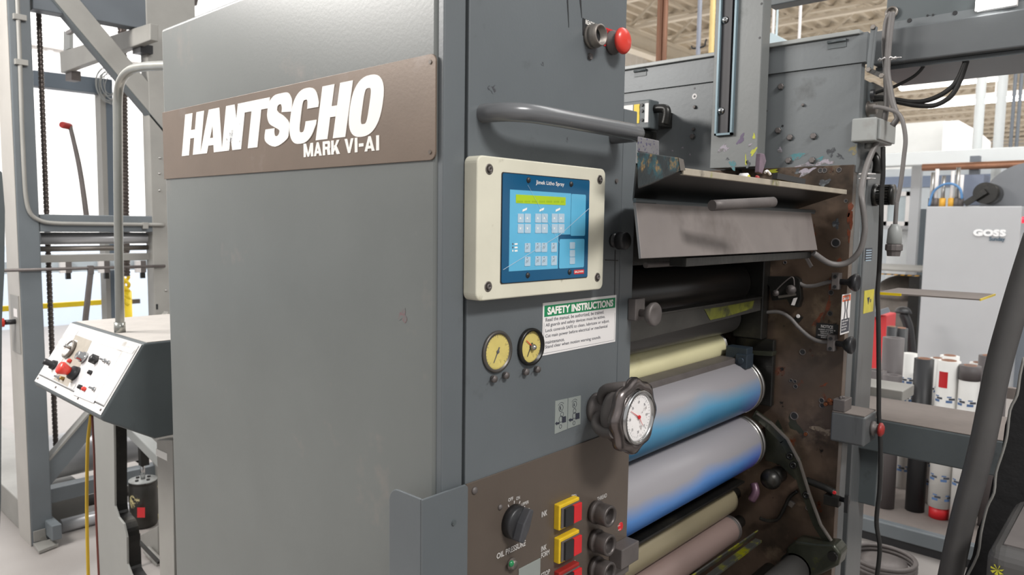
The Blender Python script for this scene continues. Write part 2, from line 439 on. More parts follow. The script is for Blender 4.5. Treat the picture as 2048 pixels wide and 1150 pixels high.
# nameplate
yn = YC-.003
def nameq(x, y): return P(x, y, 1, yn)
zt = .5*(nameq(326, 226).z+nameq(864, 105).z); zb = .5*(nameq(329, 358).z+nameq(868, 320).z)
xL, xR = -1.812, nameq(871, 200).x; rr = .012
pts = [(xL, zb)]
for a in range(-90, 1, 18): pts.append((xR-rr+rr*math.cos(R_(a)), zb+rr+rr*math.sin(R_(a))))
for a in range(0, 91, 18): pts.append((xR-rr+rr*math.cos(R_(a)), zt-rr+rr*math.sin(R_(a))))
pts.append((xL, zt))
b = B(); b.prism([Vector((p[0], YC, p[1])) for p in pts], (0, -.003, 0))
npl = make('nameplate', b, brown_pl, cab, .0005)
for z in (zt-.012, zb+.012):
    b = B(); b.disc(Vector((xR-.012, yn, z)), YN, .0035, .0012, 12); make('nameplate_rivet', b, brown_panel, npl)
# lettering as heavy condensed oblique letters
SH = .25; Z0 = 1.695; HH = .093
def letter(b, ch, xb, wd):
    o = Vector((xb, yn, Z0)); ex = Vector((1, 0, 0)); ey = Vector((SH, 0, 1)); en = YN
    t = .037; H = HH; th = .0008+{'S': .0004, 'T': .0002, 'C': .0006}.get(ch, 0)
    cnt = [0]
    def poly(pp):
        cnt[0] += 1; b.prism([o+ex*p[0]+ey*p[1] for p in pp], en*(th+.00012*cnt[0]))
    if ch == 'H':
        poly([(0, 0), (t, 0), (t, H), (0, H)]); poly([(wd-t, 0), (wd, 0), (wd, H), (wd-t, H)]); poly([(t, H*.40), (wd-t, H*.40), (wd-t, H*.60), (t, H*.60)])
    elif ch == 'A':
        ax = wd*.30; bx = wd*.62
        poly([(-.002, 0), (.030, 0), (bx-.008, H), (ax-.01, H)]); poly([(wd-.038, 0), (wd, 0), (bx+.006, H), (bx-.028, H)]); poly([(.024, H*.17), (wd-.030, H*.17), (wd-.034, H*.34), (.038, H*.34)])
    elif ch == 'N':
        t = .033
        poly([(0, 0), (t, 0), (t, H), (0, H)]); poly([(wd-t, 0), (wd, 0), (wd, H), (wd-t, H)]); poly([(t*.05, H), (t+.004, H), (wd-.002, 0), (wd-t-.004, 0)])
    elif ch == 'T':
        poly([(-.018, H*.78), (wd-.018, H*.78), (wd-.018, H), (-.018, H)]); poly([(wd*.5-.018-.019, 0), (wd*.5-.018+.019, 0), (wd*.5-.018+.019, H*.78), (wd*.5-.018-.019, H*.78)])
    else:
        cx = wd/2; cy = H/2
        def se(rx, ry, a, ex_=2.5):
            c_, s_ = math.cos(R_(a)), math.sin(R_(a))
            return (cx+rx*math.copysign(abs(c_)**(2/ex_), c_), cy+ry*math.copysign(abs(s_)**(2/ex_), s_))
        def ribbon(A, Bp, closed):
            T = lambda q, h: o+ex*q[0]+ey*q[1]+en*h
            n = len(A); vs = [T(q, 0) for q in A]+[T(q, 0) for q in Bp]+[T(q, th) for q in A]+[T(q, th) for q in Bp]; fs = []
            for i in range(n if closed else n-1):
                j = (i+1) % n; fs += [(2*n+i, 3*n+i, 3*n+j, 2*n+j), (i, 2*n+i, 2*n+j, j), (n+i, n+j, 3*n+j, 3*n+i)]
            if not closed:
                for i in (0, n-1): fs.append((i, n+i, 3*n+i, 2*n+i))
            b.add(vs, fs, False)
        rx, ry, ix, iy = wd/2+.001, H/2+.003, .0095, H*.31
        if ch == 'O':
            an = [i*9 for i in range(40)]; ribbon([se(rx, ry, a) for a in an], [se(ix, iy, a, 4) for a in an], True)
        elif ch == 'C':
            an = [90+i*9 for i in range(21)]
            A = [(cx+rx, cy+.012), (cx+rx, cy+.020)]+[se(rx, ry, a) for a in range(36, 90, 9)]+[se(rx, ry, a) for a in an]+[se(rx, ry, a) for a in range(279, 325, 9)]+[(cx+rx, cy-.018), (cx+rx, cy-.010)]
            Bp = [(cx+ix, cy+.012), (cx+ix, cy+.016)]+[se(ix, iy, a, 4) for a in range(36, 90, 9)]+[se(ix, iy, a, 4) for a in an]+[se(ix, iy, a, 4) for a in range(279, 325, 9)]+[(cx+ix, cy-.016), (cx+ix, cy-.010)]
            ribbon(A, Bp, False)
        elif ch == 'S':
            A = [(rx, .012), (rx, .022), (rx*.9, .036), (rx*.55, ry*.97), (0, ry), (-rx*.55, ry*.97), (-rx*.92, .038), (-rx, .024), (-rx*.97, .010), (-rx*.7, -.004), (-rx*.2, -.0125), (ix*.9, -.019), (ix*.9, -.026), (ix*.3, -.0295), (-ix*.5, -.0285), (-ix*.95, -.022), (-ix, -.014)]
            Bp = [(ix, .014), (ix*.95, .022), (ix*.5, .0285), (ix*.2, .0292), (-ix*.1, .0295), (-ix*.5, .0285), (-ix*.85, .026), (-ix*.9, .022), (-ix*.8, .0185), (ix*.2, .013), (rx*.45, .006), (rx*.95, -.008), (rx, -.024), (rx*.9, -.038), (0, -ry), (-rx*.92, -.036), (-rx, -.014)]
            sm_ = lambda L: [(cx+v.x, cy+v.y) for v in spline([Vector((p[0], p[1], 0)) for p in L], 4)]
            ribbon(sm_(A), sm_(Bp), False)
for ch, xb, wd, mt in (('H', -1.709, .094, 0), ('A', -1.613, .101, 0), ('N', -1.514, .084, 1), ('T', -1.412, .094, 0), ('S', -1.338, .086, 0), ('C', -1.250, .088, 0), ('H', -1.156, .091, 0), ('O', -1.062, .088, 0)):
    b = B(); letter(b, ch, xb, wd); make('raised_letter', b, white_worn if mt else white_ink, npl)
b = B()
def block(b, ch, x, wd, z=1.667, H=.0245, t=.0075):
    o = Vector((x, yn, z)); k = [0]
    def poly(pp): k[0] += 1; b.prism([o+XN*p[0]+ZU*p[1] for p in pp], YN*(.0008+.00005*k[0]))
    if ch == 'M': poly([(0, 0), (t, 0), (t, H), (0, H)]); poly([(wd-t, 0), (wd, 0), (wd, H), (wd-t, H)]); poly([(0, H), (t*1.1, H), (wd/2+t*.35, 0), (wd/2-t*.35, 0)]); poly([(wd-t*1.1, H), (wd, H), (wd/2+t*.35, 0), (wd/2-t*.35, 0)])
    elif ch == 'A': poly([(0, 0), (t, 0), (wd/2+t*.4, H), (wd/2-t*.4, H)]); poly([(wd-t, 0), (wd, 0), (wd/2+t*.4, H), (wd/2-t*.4, H)]); poly([(t*.7, H*.17), (wd-t*.7, H*.17), (wd-t*.9, H*.36), (t*.9, H*.36)])
    elif ch == 'V': poly([(0, H), (t, H), (wd/2+t*.4, 0), (wd/2-t*.4, 0)]); poly([(wd-t, H), (wd, H), (wd/2+t*.4, 0), (wd/2-t*.4, 0)])
    elif ch == 'I': poly([(0, 0), (t, 0), (t, H), (0, H)])
    elif ch == '-': poly([(0, H*.36), (wd, H*.36), (wd, H*.58), (0, H*.58)])
    elif ch == 'K': poly([(0, 0), (t, 0), (t, H), (0, H)]); poly([(t, H*.38), (wd-t*1.1, H), (wd, H), (t, H*.12)]); poly([(t*1.1, H*.6), (t*1.9, H*.72), (wd+.001, 0), (wd-t*1.15, 0)])
    elif ch == 'R': poly([(0, 0), (t, 0), (t, H), (0, H)]); poly([(t, H*.80), (wd-.003, H*.80), (wd-.003, H), (t, H)]); poly([(t, H*.40), (wd-.003, H*.40), (wd-.003, H*.60), (t, H*.60)]); poly([(wd-t, H*.44), (wd-.002, H*.42), (wd, H*.5), (wd, H*.9), (wd-.002, H*.98), (wd-t, H*.98)]); poly([(wd-t*1.3, H*.42), (wd-.001, H*.42), (wd+.001, 0), (wd-t, 0)])
for ch, x, wd in (('M', -1.196, .030), ('A', -1.164, .024), ('R', -1.137, .022), ('K', -1.112, .024), ('V', -1.074, .025), ('I', -1.046, .0075), ('-', -1.035, .012), ('A', -1.020, .026), ('I', -.990, .0075)): block(b, ch, -1.196+(x+1.196)*1.056, wd*1.05)
make('model_lettering', b, white_ink, npl)

# grab handle
z = 1.724
b = B(); h0 = px(966, 225).y; h1 = px(1225, 275).y; so = .066; r = .0150
path = [(XP-.002, h0, z), (XP+.018, h0+.002, z), (XP+.044, h0+.014, z), (XP+.060, h0+.04, z), (XP+so, h0+.085, z), (XP+so, h0+.16, z), (XP+so, h1-.08, z), (XP+so, h1-.03, z), (XP+so-.008, h1-.005, z), (XP+.03, h1+.002, z), (XP-.002, h1+.002, z)]
b.tube(path, r, 20, 8)
make('grab_handle', b, mat('handle_paint', S(106, 107, 109), .26, .1, .05), cab)
# long scratches at the top
b = B()
for (x0, y0_, x1, y1_, wd) in ((1133, -5, 1137, 55, 3), (1158, -5, 1163, 36, 4)):
    b = B(); b.prism(pxs([(x0, y0_), (x0+wd, y0_), (x1+1, y1_), (x1, y1_)]), (.0004, 0, 0)); make('scratch_mark', b, black, cab)

# ready button and stop button
b = B(); b.prism(pxs([(1165, 36), (1193, 50), (1192, 78), (1165, 70)]), (.0012, 0, 0))
text_mats = 1; b.mi = 1; text_into(b, 'READY', px(1171, 48, .0014), YP, ZU, XN, .028, .008, .0002, .02)
lab = make('ready_button_plate', b, [black, white_ink], cab)
c = px(1180, 74)
b = B()
b.lathe([(.0215, 0), (.0215, .006), (.019, .008), (.0215, .010), (.0215, .015), (.0195, .018), (.0195, .026), (.0160, .026), (.0160, .010), (0, .010)], c, XN, 32)
rb = make('ready_button', b, steel_w, cab)
b = B(); b.disc(c+XN*.010, XN, .0155, .003, 24); make('button_insert', b, black, rb)
b = B(); b.disc(px(1179, 113), XN, .0065, .004, 6); b.mi = 1; b.disc(px(1179, 113, .004), XN, .003, .001, 8)
make('plate_screw', b, [dusty_metal, black], cab)
b = B(); b.prism(pxs([(1206, 54), (1231, 62), (1230, 95), (1207, 92)]), (.0012, 0, 0)); b.mi = 1
text_into(b, 'STOP', px(1210, 66, .0014), YP, ZU, XN, .022, .008, .0002, .02)
make('stop_button_plate', b, [signr, redd], cab)
c = px(1223, 86)
b = B(); b.lathe([(.0225, 0), (.0225, .006), (.020, .008), (.020, .014), (.016, .016), (.016, .022), (0, .022)], c, XN, 28)
sb = make('stop_button', b, dusty_metal, cab)
b = B(); b.lathe([(.014, .02), (.022, .0215), (.0245, .024), (.0245, .027), (.022, .031), (.016, .034), (.008, .0355), (0, .036)], c, XN, 32)
make('mushroom_cap', b, red, sb)
# black knob on the right edge
c = px(1226, 481)
b = B(); b.lathe([(.014, 0), (.014, .006), (.009, .007), (.009, .012), (.0175, .014), (.0175, .030), (.0155, .033), (0, .033)], c, XN, 28)
make('round_knob', b, black, cab)
b = B(); b.prism(pxs([(1210, 519), (1236, 520), (1236, 522), (1210, 521)]), (.0006, 0, 0)); b.prism(pxs([(1229.5, 500), (1231, 500), (1230, 590), (1228.5, 590)]), (.0005, 0, 0))
make('panel_seam', b, black, cab)

# pressure gauges
def gauge(cx, cy, r, col_b, deep, pin):
    c = px(cx, cy)
    b = B(); b.lathe([(r*1.08, 0), (r*1.10, deep*.5), (r*1.06, deep), (r*.93, deep), (r*.92, .0015), (0, .0015)], c, XN, 40)
    g = make('pressure_gauge', b, col_b, cab)
    b = B(); b.disc(c+XN*.0018, XN, r*.92, .0006, 40)
    d = make('dial', b, dial_y, g)
    b = B(); o = c+XN*.003; a = R_(-118)
    t = Vector((0, math.cos(a), math.sin(a)))
    s_ = Vector((0, -t.z, t.y))
    b.prism([o-t*r*.25+s_*.0012, o-t*r*.25-s_*.0012, o+t*r*.62-s_*.0005, o+t*r*.62+s_*.0005], (.0006, 0, 0))
    b.disc(o, XN, .003, .0015, 12)
    make('needle', b, ink_g if not pin else ink, g)
    if pin:
        b = B(); b.prism([o+Vector((.001, -r*.45, r*.40)), o+Vector((.001, -r*.43, r*.43)), o+Vector((.001, r*.1, r*.05)), o+Vector((.001, r*.06, 0))], (.0004, 0, 0))
        make('red_needle', b, signr, g)
        b = B(); b.dome(c+XN*.004+Vector((0, .004, -.001)), XN, .006, .008, 16); make('centre_knob', b, steel, g)
    b = B()
    for i in range(25):
        a = R_(225-270*i/24); q = Vector((0, math.cos(a), math.sin(a))); p = c+XN*.0026
        l = .80 if i % 6 else .72
        s_ = Vector((0, -q.z, q.y))*.0003
        b.add([p+q*r*l-s_, p+q*r*l+s_, p+q*r*.87+s_, p+q*r*.87-s_], [(0, 1, 2, 3)])
    make('dial_marks', b, ink_g, g)
gauge(993, 703, .0325, mat('worn_grey_bezel', S(92, 88, 84), .4, .5, .1), .005, False)
gauge(1059, 693, .0305, blackm, .008, True)
for (x, y) in ((984, 757), (1008, 750), (1048, 743), (1071, 738)):
    b = B(); b.lathe([(.0052, 0), (.0052, .002), (.0062, .003), (.0058, .008), (0, .009)], px(x, y), XN, 16)
    b.mi = 1; b.bar(px(x, y, .0088)+Vector((0, -.004, -.003)), px(x, y, .0088)+Vector((0, .004, .003)), .001, .001, (1, 0, 0))
    make('adjusting_screw', b, [dusty_metal, black], cab)

# thread diagram plate
b = B(); b.prism(pxs([(1110, 802), (1134.6, 796.6), (1133.4, 858), (1108.5, 868)]), (.001, 0, 0)); b.prism(pxs([(1135.8, 796.4), (1161, 791), (1160, 848), (1134.6, 857.4)]), (.001, 0, 0))
dp = make('roller_diagram_plate', b, plate_al, cab)
b = B()
def ring2(x, y, r, w=.0008, off=.0012):
    c = px(x, y, off); q = [(r*math.cos(R_(a)), r*math.sin(R_(a))) for a in range(0, 360, 20)]
    b.strip(q, w, c, YP, ZU, XN, .0002, True)
for dx, dy, ch in ((0, 0, 'R'), (27, -7, 'A')):
    ring2(1122+dx, 816+dy, .0065); text_into(b, ch, px(1119.5+dx, 820.5+dy, .0013), YP, ZU, XN, .005, .007, .0002, .01)
    q = [(.0105*math.cos(R_(a)), .0105*math.sin(R_(a))) for a in range(40, 150, 15)]
    b.strip(q, .0006, px(1122+dx, 816+dy, .0012), YP, ZU, XN, .0002)
    ring2(1124+dx*.93, 829+dy, .0045); ring2(1122+dx, 838+dy, .006); ring2(1121+dx, 853+dy, .0035)
    b.prism(pxs([(1124+dx, 834+dy), (1132+dx, 832+dy), (1132+dx, 844+dy), (1124+dx, 846+dy)], .0012), (.0002, 0, 0))
    b.prism(pxs([(1110+dx, 847+dy), (1114+dx, 843+dy), (1114+dx, 845+dy), (1119+dx, 844+dy), (1119+dx, 848+dy), (1114+dx, 849+dy), (1114+dx, 851+dy)], .0012), (.0002, 0, 0))
make('diagram_print', b, ink, dp)

# handwheel with gauge
c = px(1190, 815)
b = B(); b.lathe([(.030, 0), (.030, .012), (.021, .014), (.019, .05), (0, .05)], c, XN, 32)
hw = make('handwheel', b, dusty_metal, cab)
b = B()
b.lathe([(.016, .026), (.032, .036), (.050, .048), (.059, .062), (.060, .078), (.054, .085), (0, .085)], c, XN, 40)
for k in range(4):      # swept arms reaching forward from the hub to the rim
    a = R_(20+90*k); q = Vector((0, math.cos(a), math.sin(a))); s_ = Vector((0, -q.z, q.y))
    b.tube([c+XN*.024+q*.012, c+XN*.026+q*.034+s_*.003, c+XN*.040+q*.052+s_*.006, c+XN*.064+q*.061+s_*.006, c+XN*.086+q*.064], .0100, 12, 5)
make('wheel_hub', b, dusty_metal, hw)
b = B()
b.lathe([(.050, .086), (.050, .078), (.064, .076), (.0715, .082), (.0725, .090), (.069, .097), (.060, .100), (.052, .099), (.050, .094)], c, XN, 64, True, 8, .045)
make('scalloped_rim', b, mat('polished_worn_rim', S(120, 112, 110), .25, .85, .2, 20), hw)
b = B(); b.lathe([(.0525, .086), (.0525, .104), (.0505, .106), (.0465, .106), (.045, .101), (.045, .096)], c, XN, 48)
make('gauge_bezel', b, chrome, hw)
b = B(); b.disc(c+XN*.0995, XN, .0455, .001, 40); wd_ = make('wheel_dial', b, dial_w, hw)
b = B(); o = c+XN*.1008
for i in range(40):
    a = R_(360*i/40); q = Vector((0, math.cos(a), math.sin(a))); s_ = Vector((0, -q.z, q.y))*.0004
    l = .034 if i % 5 == 0 else .037
    b.add([o+q*l-s_, o+q*l+s_, o+q*.040+s_, o+q*.040-s_], [(0, 1, 2, 3)])
for i in range(8):
    a = R_(90-45*i); q = Vector((0, math.cos(a), math.sin(a)))
    text_into(b, str(i*5), o+q*.029-Vector((0, .003, .0025)), YP, ZU, XN, .006, .005, .0002, 0)
make('dial_marks', b, ink_g, wd_)
b = B(); o = c+XN*.102
for a, l, w_ in ((150, .033, .0008), (-52, .024, .0006)):
    q = Vector((0, math.cos(R_(a)), math.sin(R_(a)))); s_ = Vector((0, -q.z, q.y))*w_
    b.prism([o-s_, o+s_, o+q*l+s_*.4, o+q*l-s_*.4], (.0005, 0, 0))
b.disc(o, XN, .004, .002, 14); make('red_pointer', b, signr, hw)

# brown instrument panel
zt = px(933, 967).z
b = B(); b.box((XP, y0, .3), (XP+.003, 1.2885, zt))
ip = make('instrument_panel', b, brown_panel, cab, .0008)
OFF = .0032
b = B(); b.dome(px(949, 981, OFF), XN, .0065, .004, 16); make('panel_screw', b, dusty_metal, ip)
b = B(); b.dome(px(1000, 1014, OFF), XN, .005, .004, 16); make('panel_screw', b, dusty_metal, ip)
c = px(1026, 1042, OFF)
b = B(); b.lathe([(.030, 0), (.029, .014), (.027, .017), (0, .017)], c, XN, 36)
rs = make('rotary_selector', b, black, cab)
b = B(); a = R_(62); q = Vector((0, math.cos(a), math.sin(a))); s_ = Vector((0, -q.z, q.y)); o = c+XN*.016
b.prism([o+q*.029+s_*.005, o+q*.029-s_*.005, o+q*.0-s_*.010, o-q*.029-s_*.007, o-q*.029+s_*.007, o+q*.0+s_*.010], (.017, 0, 0))
make('grip_bar', b, mat('worn_selector', S(70, 70, 73), .4, 0, .1, 40), rs, .002)
b = B(); b.dome(c+XN*.017+Vector((0, .018, -.004)), XN, .004, .002, 12); make('selector_screw', b, dusty_metal, rs)
b = B(); wl = lambda s, x, y, w_, h_, bd=.026: text_into(b, s, px(x, y, OFF+.0003), YP, ZU, XN, w_, h_, .0003, bd)
wl('OFF', 1016, 1004, .013, .0065); wl('ON', 1032, 1001, .010, .0065); wl('UPPER', 1042, 1013, .021, .006); wl('LOWER', 1040, 1030, .027, .006)
wl('INK', 1083, 1035, .016, .0105); wl('INK', 1082, 1104, .016, .0105); wl('FORM', 1082, 1117, .024, .0105); wl('OIL PRESSURE', 993, 1119, .076, .0105)
wl('THREAD', 1194, 1003, .034, .0085, .02); wl('STOP', 1082, 1157, .026, .010)
for (x, y, x2, y2) in ((1143, 990, 1152, 988), (1151, 988, 1152, 1000), (1149, 1058, 1152, 1058), (1149, 1120, 1152, 1120)):
    b.prism(pxs([(x, y), (x2+1, y2), (x2+1, y2+1.6), (x, y+1.6)] if abs(x2-x) > 3 else [(x, y), (x+1.6, y), (x+1.6, y2+3), (x, y2+3)], OFF), (.0004, 0, 0))
wl('OR', 1144, 1066, .010, .006)
make('panel_lettering', b, mat('silver_lettering', S(196, 192, 188), .5, 0, 0), ip)
# index ticks round the selector
b = B()
for a in (112, 86, 60, 30):
    q = Vector((0, math.cos(R_(a)), math.sin(R_(a)))); s_ = Vector((0, -q.z, q.y))*.0006; o = px(1026, 1042, OFF)
    b.prism([o+q*.031-s_, o+q*.031+s_, o+q*.036+s_, o+q*.036-s_], (.0004, 0, 0))
make('selector_ticks', b, signw, ip)
b = B(); b.lathe([(.011, 0), (.011, .004), (.008, .006), (.008, .010), (0, .010)], px(1022, 1127, OFF), XN, 20)
gl = make('oil_pressure_lamp', b, steel_w, cab)
b = B(); b.dome(px(1022, 1127, OFF+.010), XN, .006, .005, 16); make('green_lens', b, led_g, gl)
yy0 = px(1037, 1140, OFF).y; yy1 = px(1080, 1130, OFF).y; zt = px(1060, 1126, OFF).z
b = B(); b.box((XP+.003, yy0, zt-.08), (XP+.0045, yy1, zt)); make('grey_label_plate', b, plate_al, cab, .0006)
# yellow framed twin push buttons
for i, (ty, col) in enumerate(((1012, yellow), (1079, yellow), (1146, redd))):
    o = P(1108, ty+8, 0, XP+.003); y_0 = o.y; y_1 = P(1148, ty, 0, XP+.003).y; ztop = P(1108, ty-4, 0, XP+.003).z; zbot = ztop-.049
    b = B(); b.box((XP+.002, y_0, zbot), (XP+.016, y_1, ztop))
    tb = make('twin_push_button', b, col, cab, .002)
    b = B(); b.box((XP+.0155, y_0+.004, zbot+.004), (XP+.019, y_1-.002, ztop-.006)); make('button_frame', b, dusty_metal, tb, .001)
    m_ = y_0+.006+(y_1-y_0-.008)*.50
    b = B(); b.box((XP+.018, y_0+.010, zbot+.006), (XP+.024, m_+.002, ztop-.008)); make('black_button', b, black, tb, .001)
    b = B(); b.box((XP+.018, m_+.003, zbot+.006), (XP+.024, y_1-.002, ztop-.008)); make('red_button', b, signr, tb, .001)
# recessed collars
for (x, y) in ((1187, 1022), (1187, 1079), (1187, 1133)):
    c = P(x, y, 0, XP+.003)
    b = B(); b.lathe([(.021, 0), (.021, .004), (.0235, .006), (.0235, .012), (.0195, .014), (.0215, .018), (.0215, .040), (.0205, .0415), (.0165, .0415), (.0155, .036), (.0155, .014), (0, .014)], c, XN, 32)
    cg = make('collared_push_button', b, mat('worn_dark_collar_%d' % y, S(92, 86, 84), .4, .5, .15, 20), cab)
    b = B(); b.disc(c+XN*.015, XN, .0145, .008, 24); make('button_insert', b, black, cg)
b = B(); b.disc(P(1241, 1053, 0, XP+.003), XN, .0095, .0008, 24); b.mi = 1
text_into(b, 'SMALL', P(1235, 1054, 0, XP+.0042), YP, ZU, XN, .011, .0028, .0002, 0); text_into(b, 'PARTS', P(1236, 1062, 0, XP+.0042), YP, ZU, XN, .010, .0028, .0002, 0)
make('red_round_sticker', b, [signr, white_ink], cab)
ya, yb2 = P(1218, 1110, 0, XP+.003).y, 1.288
zt = P(1235, 1095, 0, XP+.02).z
b = B(); b.box((XP+.003, ya, zt-.042), (XP+.035, yb2, zt)); b.box((XP+.003, ya+.004, zt-.07), (XP+.018, yb2-.01, zt-.042))
make('hinge_block', b, dusty_metal, cab, .002)
b = B(); b.box((XP-.02, 1.2892, 1.015), (XP-.004, 1.296, 1.15)); make('latch_strip', b, black, cab)

# ------------------------------------------------------------------ spray controller
t0, t1 = .0, .030
hz = [(955, 311), (1211, 337), (1206, 577), (955, 604)]
pts = pxs(hz, t1)
ya, yb_, za, zb = pts[0].y, .5*(pts[1].y+pts[2].y), .5*(pts[2].z+pts[3].z), .5*(pts[0].z+pts[1].z)
sp = thing('spray_control_box', (XP, (ya+yb_)/2, za), 'cream box with a blue keypad screen, bolted to the grey panel below the handle', 'control box')
def rrect(y0_, y1_, z0_, z1_, r, xx, n=5):
    out = []
    for (cy, cz, a0) in ((y1_-r, z1_-r, 0), (y0_+r, z1_-r, 90), (y0_+r, z0_+r, 180), (y1_-r, z0_+r, 270)):
        for i in range(n+1):
            a = R_(a0+90*i/n); out.append(Vector((xx, cy+r*math.cos(a), cz+r*math.sin(a))))
    return out
b = B(); b.prism(rrect(ya, yb_, za, zb, .012, XP+.0002), (t1, 0, 0)); make('housing', b, cream, sp, .0025, seg=3)
for (x, y) in ((214, 105), (820, 162), (806, 697), (208, 748)):
    c = P(*c4(x, y), 0, XP+t1)
    b = B(); b.lathe([(.0085, -.001), (.0085, .0008), (.0062, .0008), (.006, .0004), (0, .0004)], c, XN, 24); b.mi = 1
    b.lathe([(.0045, .0), (.0045, .004), (.0022, .004), (.0022, .001), (0, .001)], c, XN, 16)
    make('corner_bolt', b, [steel_w, dusty_metal], sp)
q = [P(*c4(x, y), 0, XP+t1+.002) for x, y in ((288, 125), (765, 168), (752, 692), (283, 733))]
by0, by1 = .5*(q[0].y+q[3].y), .5*(q[1].y+q[2].y); bz1, bz0 = .5*(q[0].z+q[1].z), .5*(q[2].z+q[3].z)
XD = XP+t1+.0022
b = B(); b.prism(rrect(by0-.0015, by1+.0015, bz0-.0015, bz1+.0015, .004, XP+t1-.001), (.0022, 0, 0)); make('dark_gasket', b, black, sp)
b = B(); b.prism(rrect(by0, by1, bz0, bz1, .004, XP+t1-.001), (.0032, 0, 0)); fp = make('keypad_panel', b, blue_d, sp)
def q4(x, y, o=0): return P(*c4(x, y), 0, XD+o)
def patch(x0, y0_, x1, y1_, th=.0003, o=0, r=.003, dy=0):
    a = q4(x0, y0_); c = q4(x1, y1_); return rrect(min(a.y, c.y), max(a.y, c.y), min(a.z, c.z), max(a.z, c.z), r, XD+o), (th, 0, 0)
b = B()
A_ = q4(328, 216); Bq = q4(658, 472); Cq = q4(590, 655); dA = q4(324, 665)
pp = [(A_.y, A_.z), (Bq.y, A_.z), (Bq.y, Bq.z+.003), (Cq.y, Bq.z+.003), (Cq.y, dA.z), (A_.y, dA.z)]
b.prism([Vector((XD, p[0], p[1])) for p in pp], (.0003, 0, 0)); make('light_blue_field', b, blue_l, fp, .0)
b = B(); b.prism(*patch(665, 240, 739, 470)); make('light_blue_field', b, blue_l, fp)
b = B(); b.prism(*patch(600, 488, 733, 642)); make('light_blue_field', b, blue_l, fp)
b = B(); b.prism(*patch(360, 243, 632, 303, .0006, .0, .001))
sc = make('lcd_screen', b, lcd, fp)
b = B()
for i, x in enumerate(range(370, 625, 8)):
    if i % 5 != 4: a = q4(x, 288, .0007); b.add([a, a+YP*.0018, a+YP*.0018+ZU*.003, a+ZU*.003], [(0, 1, 2, 3)])
make('lcd_digits', b, mat('lcd_print', S(134, 170, 24), .4), fp)
keys = []
for gx in (370, 465, 556):
    for kx in (0, 38 if gx < 460 else 36):
        for ky in (348, 405): keys.append((gx+kx, ky, gx+kx+32, ky+50))
for (x, y) in ((408, 510), (408, 585), (465, 508), (500, 508), (465, 582), (500, 582), (553, 508), (553, 580)): keys.append((x, y, x+30, y+50))
for z_ in ((655, 505), (655, 548), (655, 588)): keys.append((z_[0], z_[1], z_[0]+27, z_[1]+36))
for kq in keys:
    b = B(); b.prism(*patch(*kq, .0007, .0003, .0015)); make('key', b, keyc, fp)
b = B()
for i, kq in enumerate(keys):
    cx, cy = (kq[0]+kq[2])/2, (kq[1]+kq[3])/2; c = q4(cx, cy, .0012)
    if i < 12:
        s_ = 1 if i % 2 == 0 else -1; b.mi = 1
        b.add([c+Vector((0, -.0022, -.0015*s_)), c+Vector((0, .0022, -.0015*s_)), c+Vector((0, 0, .0022*s_))], [(0, 1, 2)])
    elif i < 20:
        b.mi = 0; b.add([c+Vector((0, -.0012, .0052)), c+Vector((0, .0012, .0052)), c+Vector((0, .0012, .0066)), c+Vector((0, -.0012, .0066))], [(0, 1, 2, 3)])
        b.strip([(-.003, -.003), (-.001, .002), (.001, -.002), (.003, .003)], .0007, c, YP, ZU, XN, .0001)
for yy in (515, 534, 552):
    b.mi = 0 if yy < 550 else 1; c = q4(344, yy, .0004); b.disc(c, XN, .0016, .0002, 10)
    b.mi = 1; b.add([q4(354, yy+5, .0005), q4(370, yy+4, .0005), q4(370, yy-5, .0005), q4(354, yy-4, .0005)], [(0, 1, 2, 3)])
for xx in (408, 501, 590):
    b.mi = 1; b.bar(q4(xx-12, 334, .0006), q4(xx+14, 322, .0006), .0005, .0035, (1, 0, 0)) if False else b.prism([q4(xx-12, 338, .0004), q4(xx-10, 326, .0004), q4(xx+14, 316, .0004), q4(xx+12, 328, .0004)], (.0003, 0, 0))
make('key_symbols', b, [ink_g, white_ink], fp)
b = B(); text_into(b, 'Jimek Litho Spray', q4(470, 193, .0002), YP, ZU, XN, q4(625, 195).y-q4(470, 193).y, .0085, .0003, .012); make('panel_lettering', b, signw, fp)
b = B(); b.prism(*patch(679, 657, 733, 677, .0004, 0, .001)); b.mi = 1; text_into(b, 'BALDWIN', q4(683, 674, .0006), YP, ZU, XN, q4(730, 660).y-q4(683, 660).y, .004, .0002, .02); make('maker_badge', b, [signr, white_ink], fp)
for (x, y) in ((428, 165), (662, 187), (424, 686), (653, 668)):
    b = B(); b.dome(q4(x, y, -.0005), XN, .0050, .004, 16); make('panel_screw', b, black, fp)
b = B()   # fine scratches over the blue film
for (x0_, y0_, x1_, y1_) in ((425, 190, 600, 510), (290, 655, 600, 465), (600, 465, 762, 318)):
    b.prism([q4(x0_, y0_, .0012), q4(x0_+2, y0_+2, .0012), q4(x1_+2, y1_+2, .0012), q4(x1_, y1_, .0012)], (.0001, 0, 0))
make('scratch_marks', b, keyc, fp)

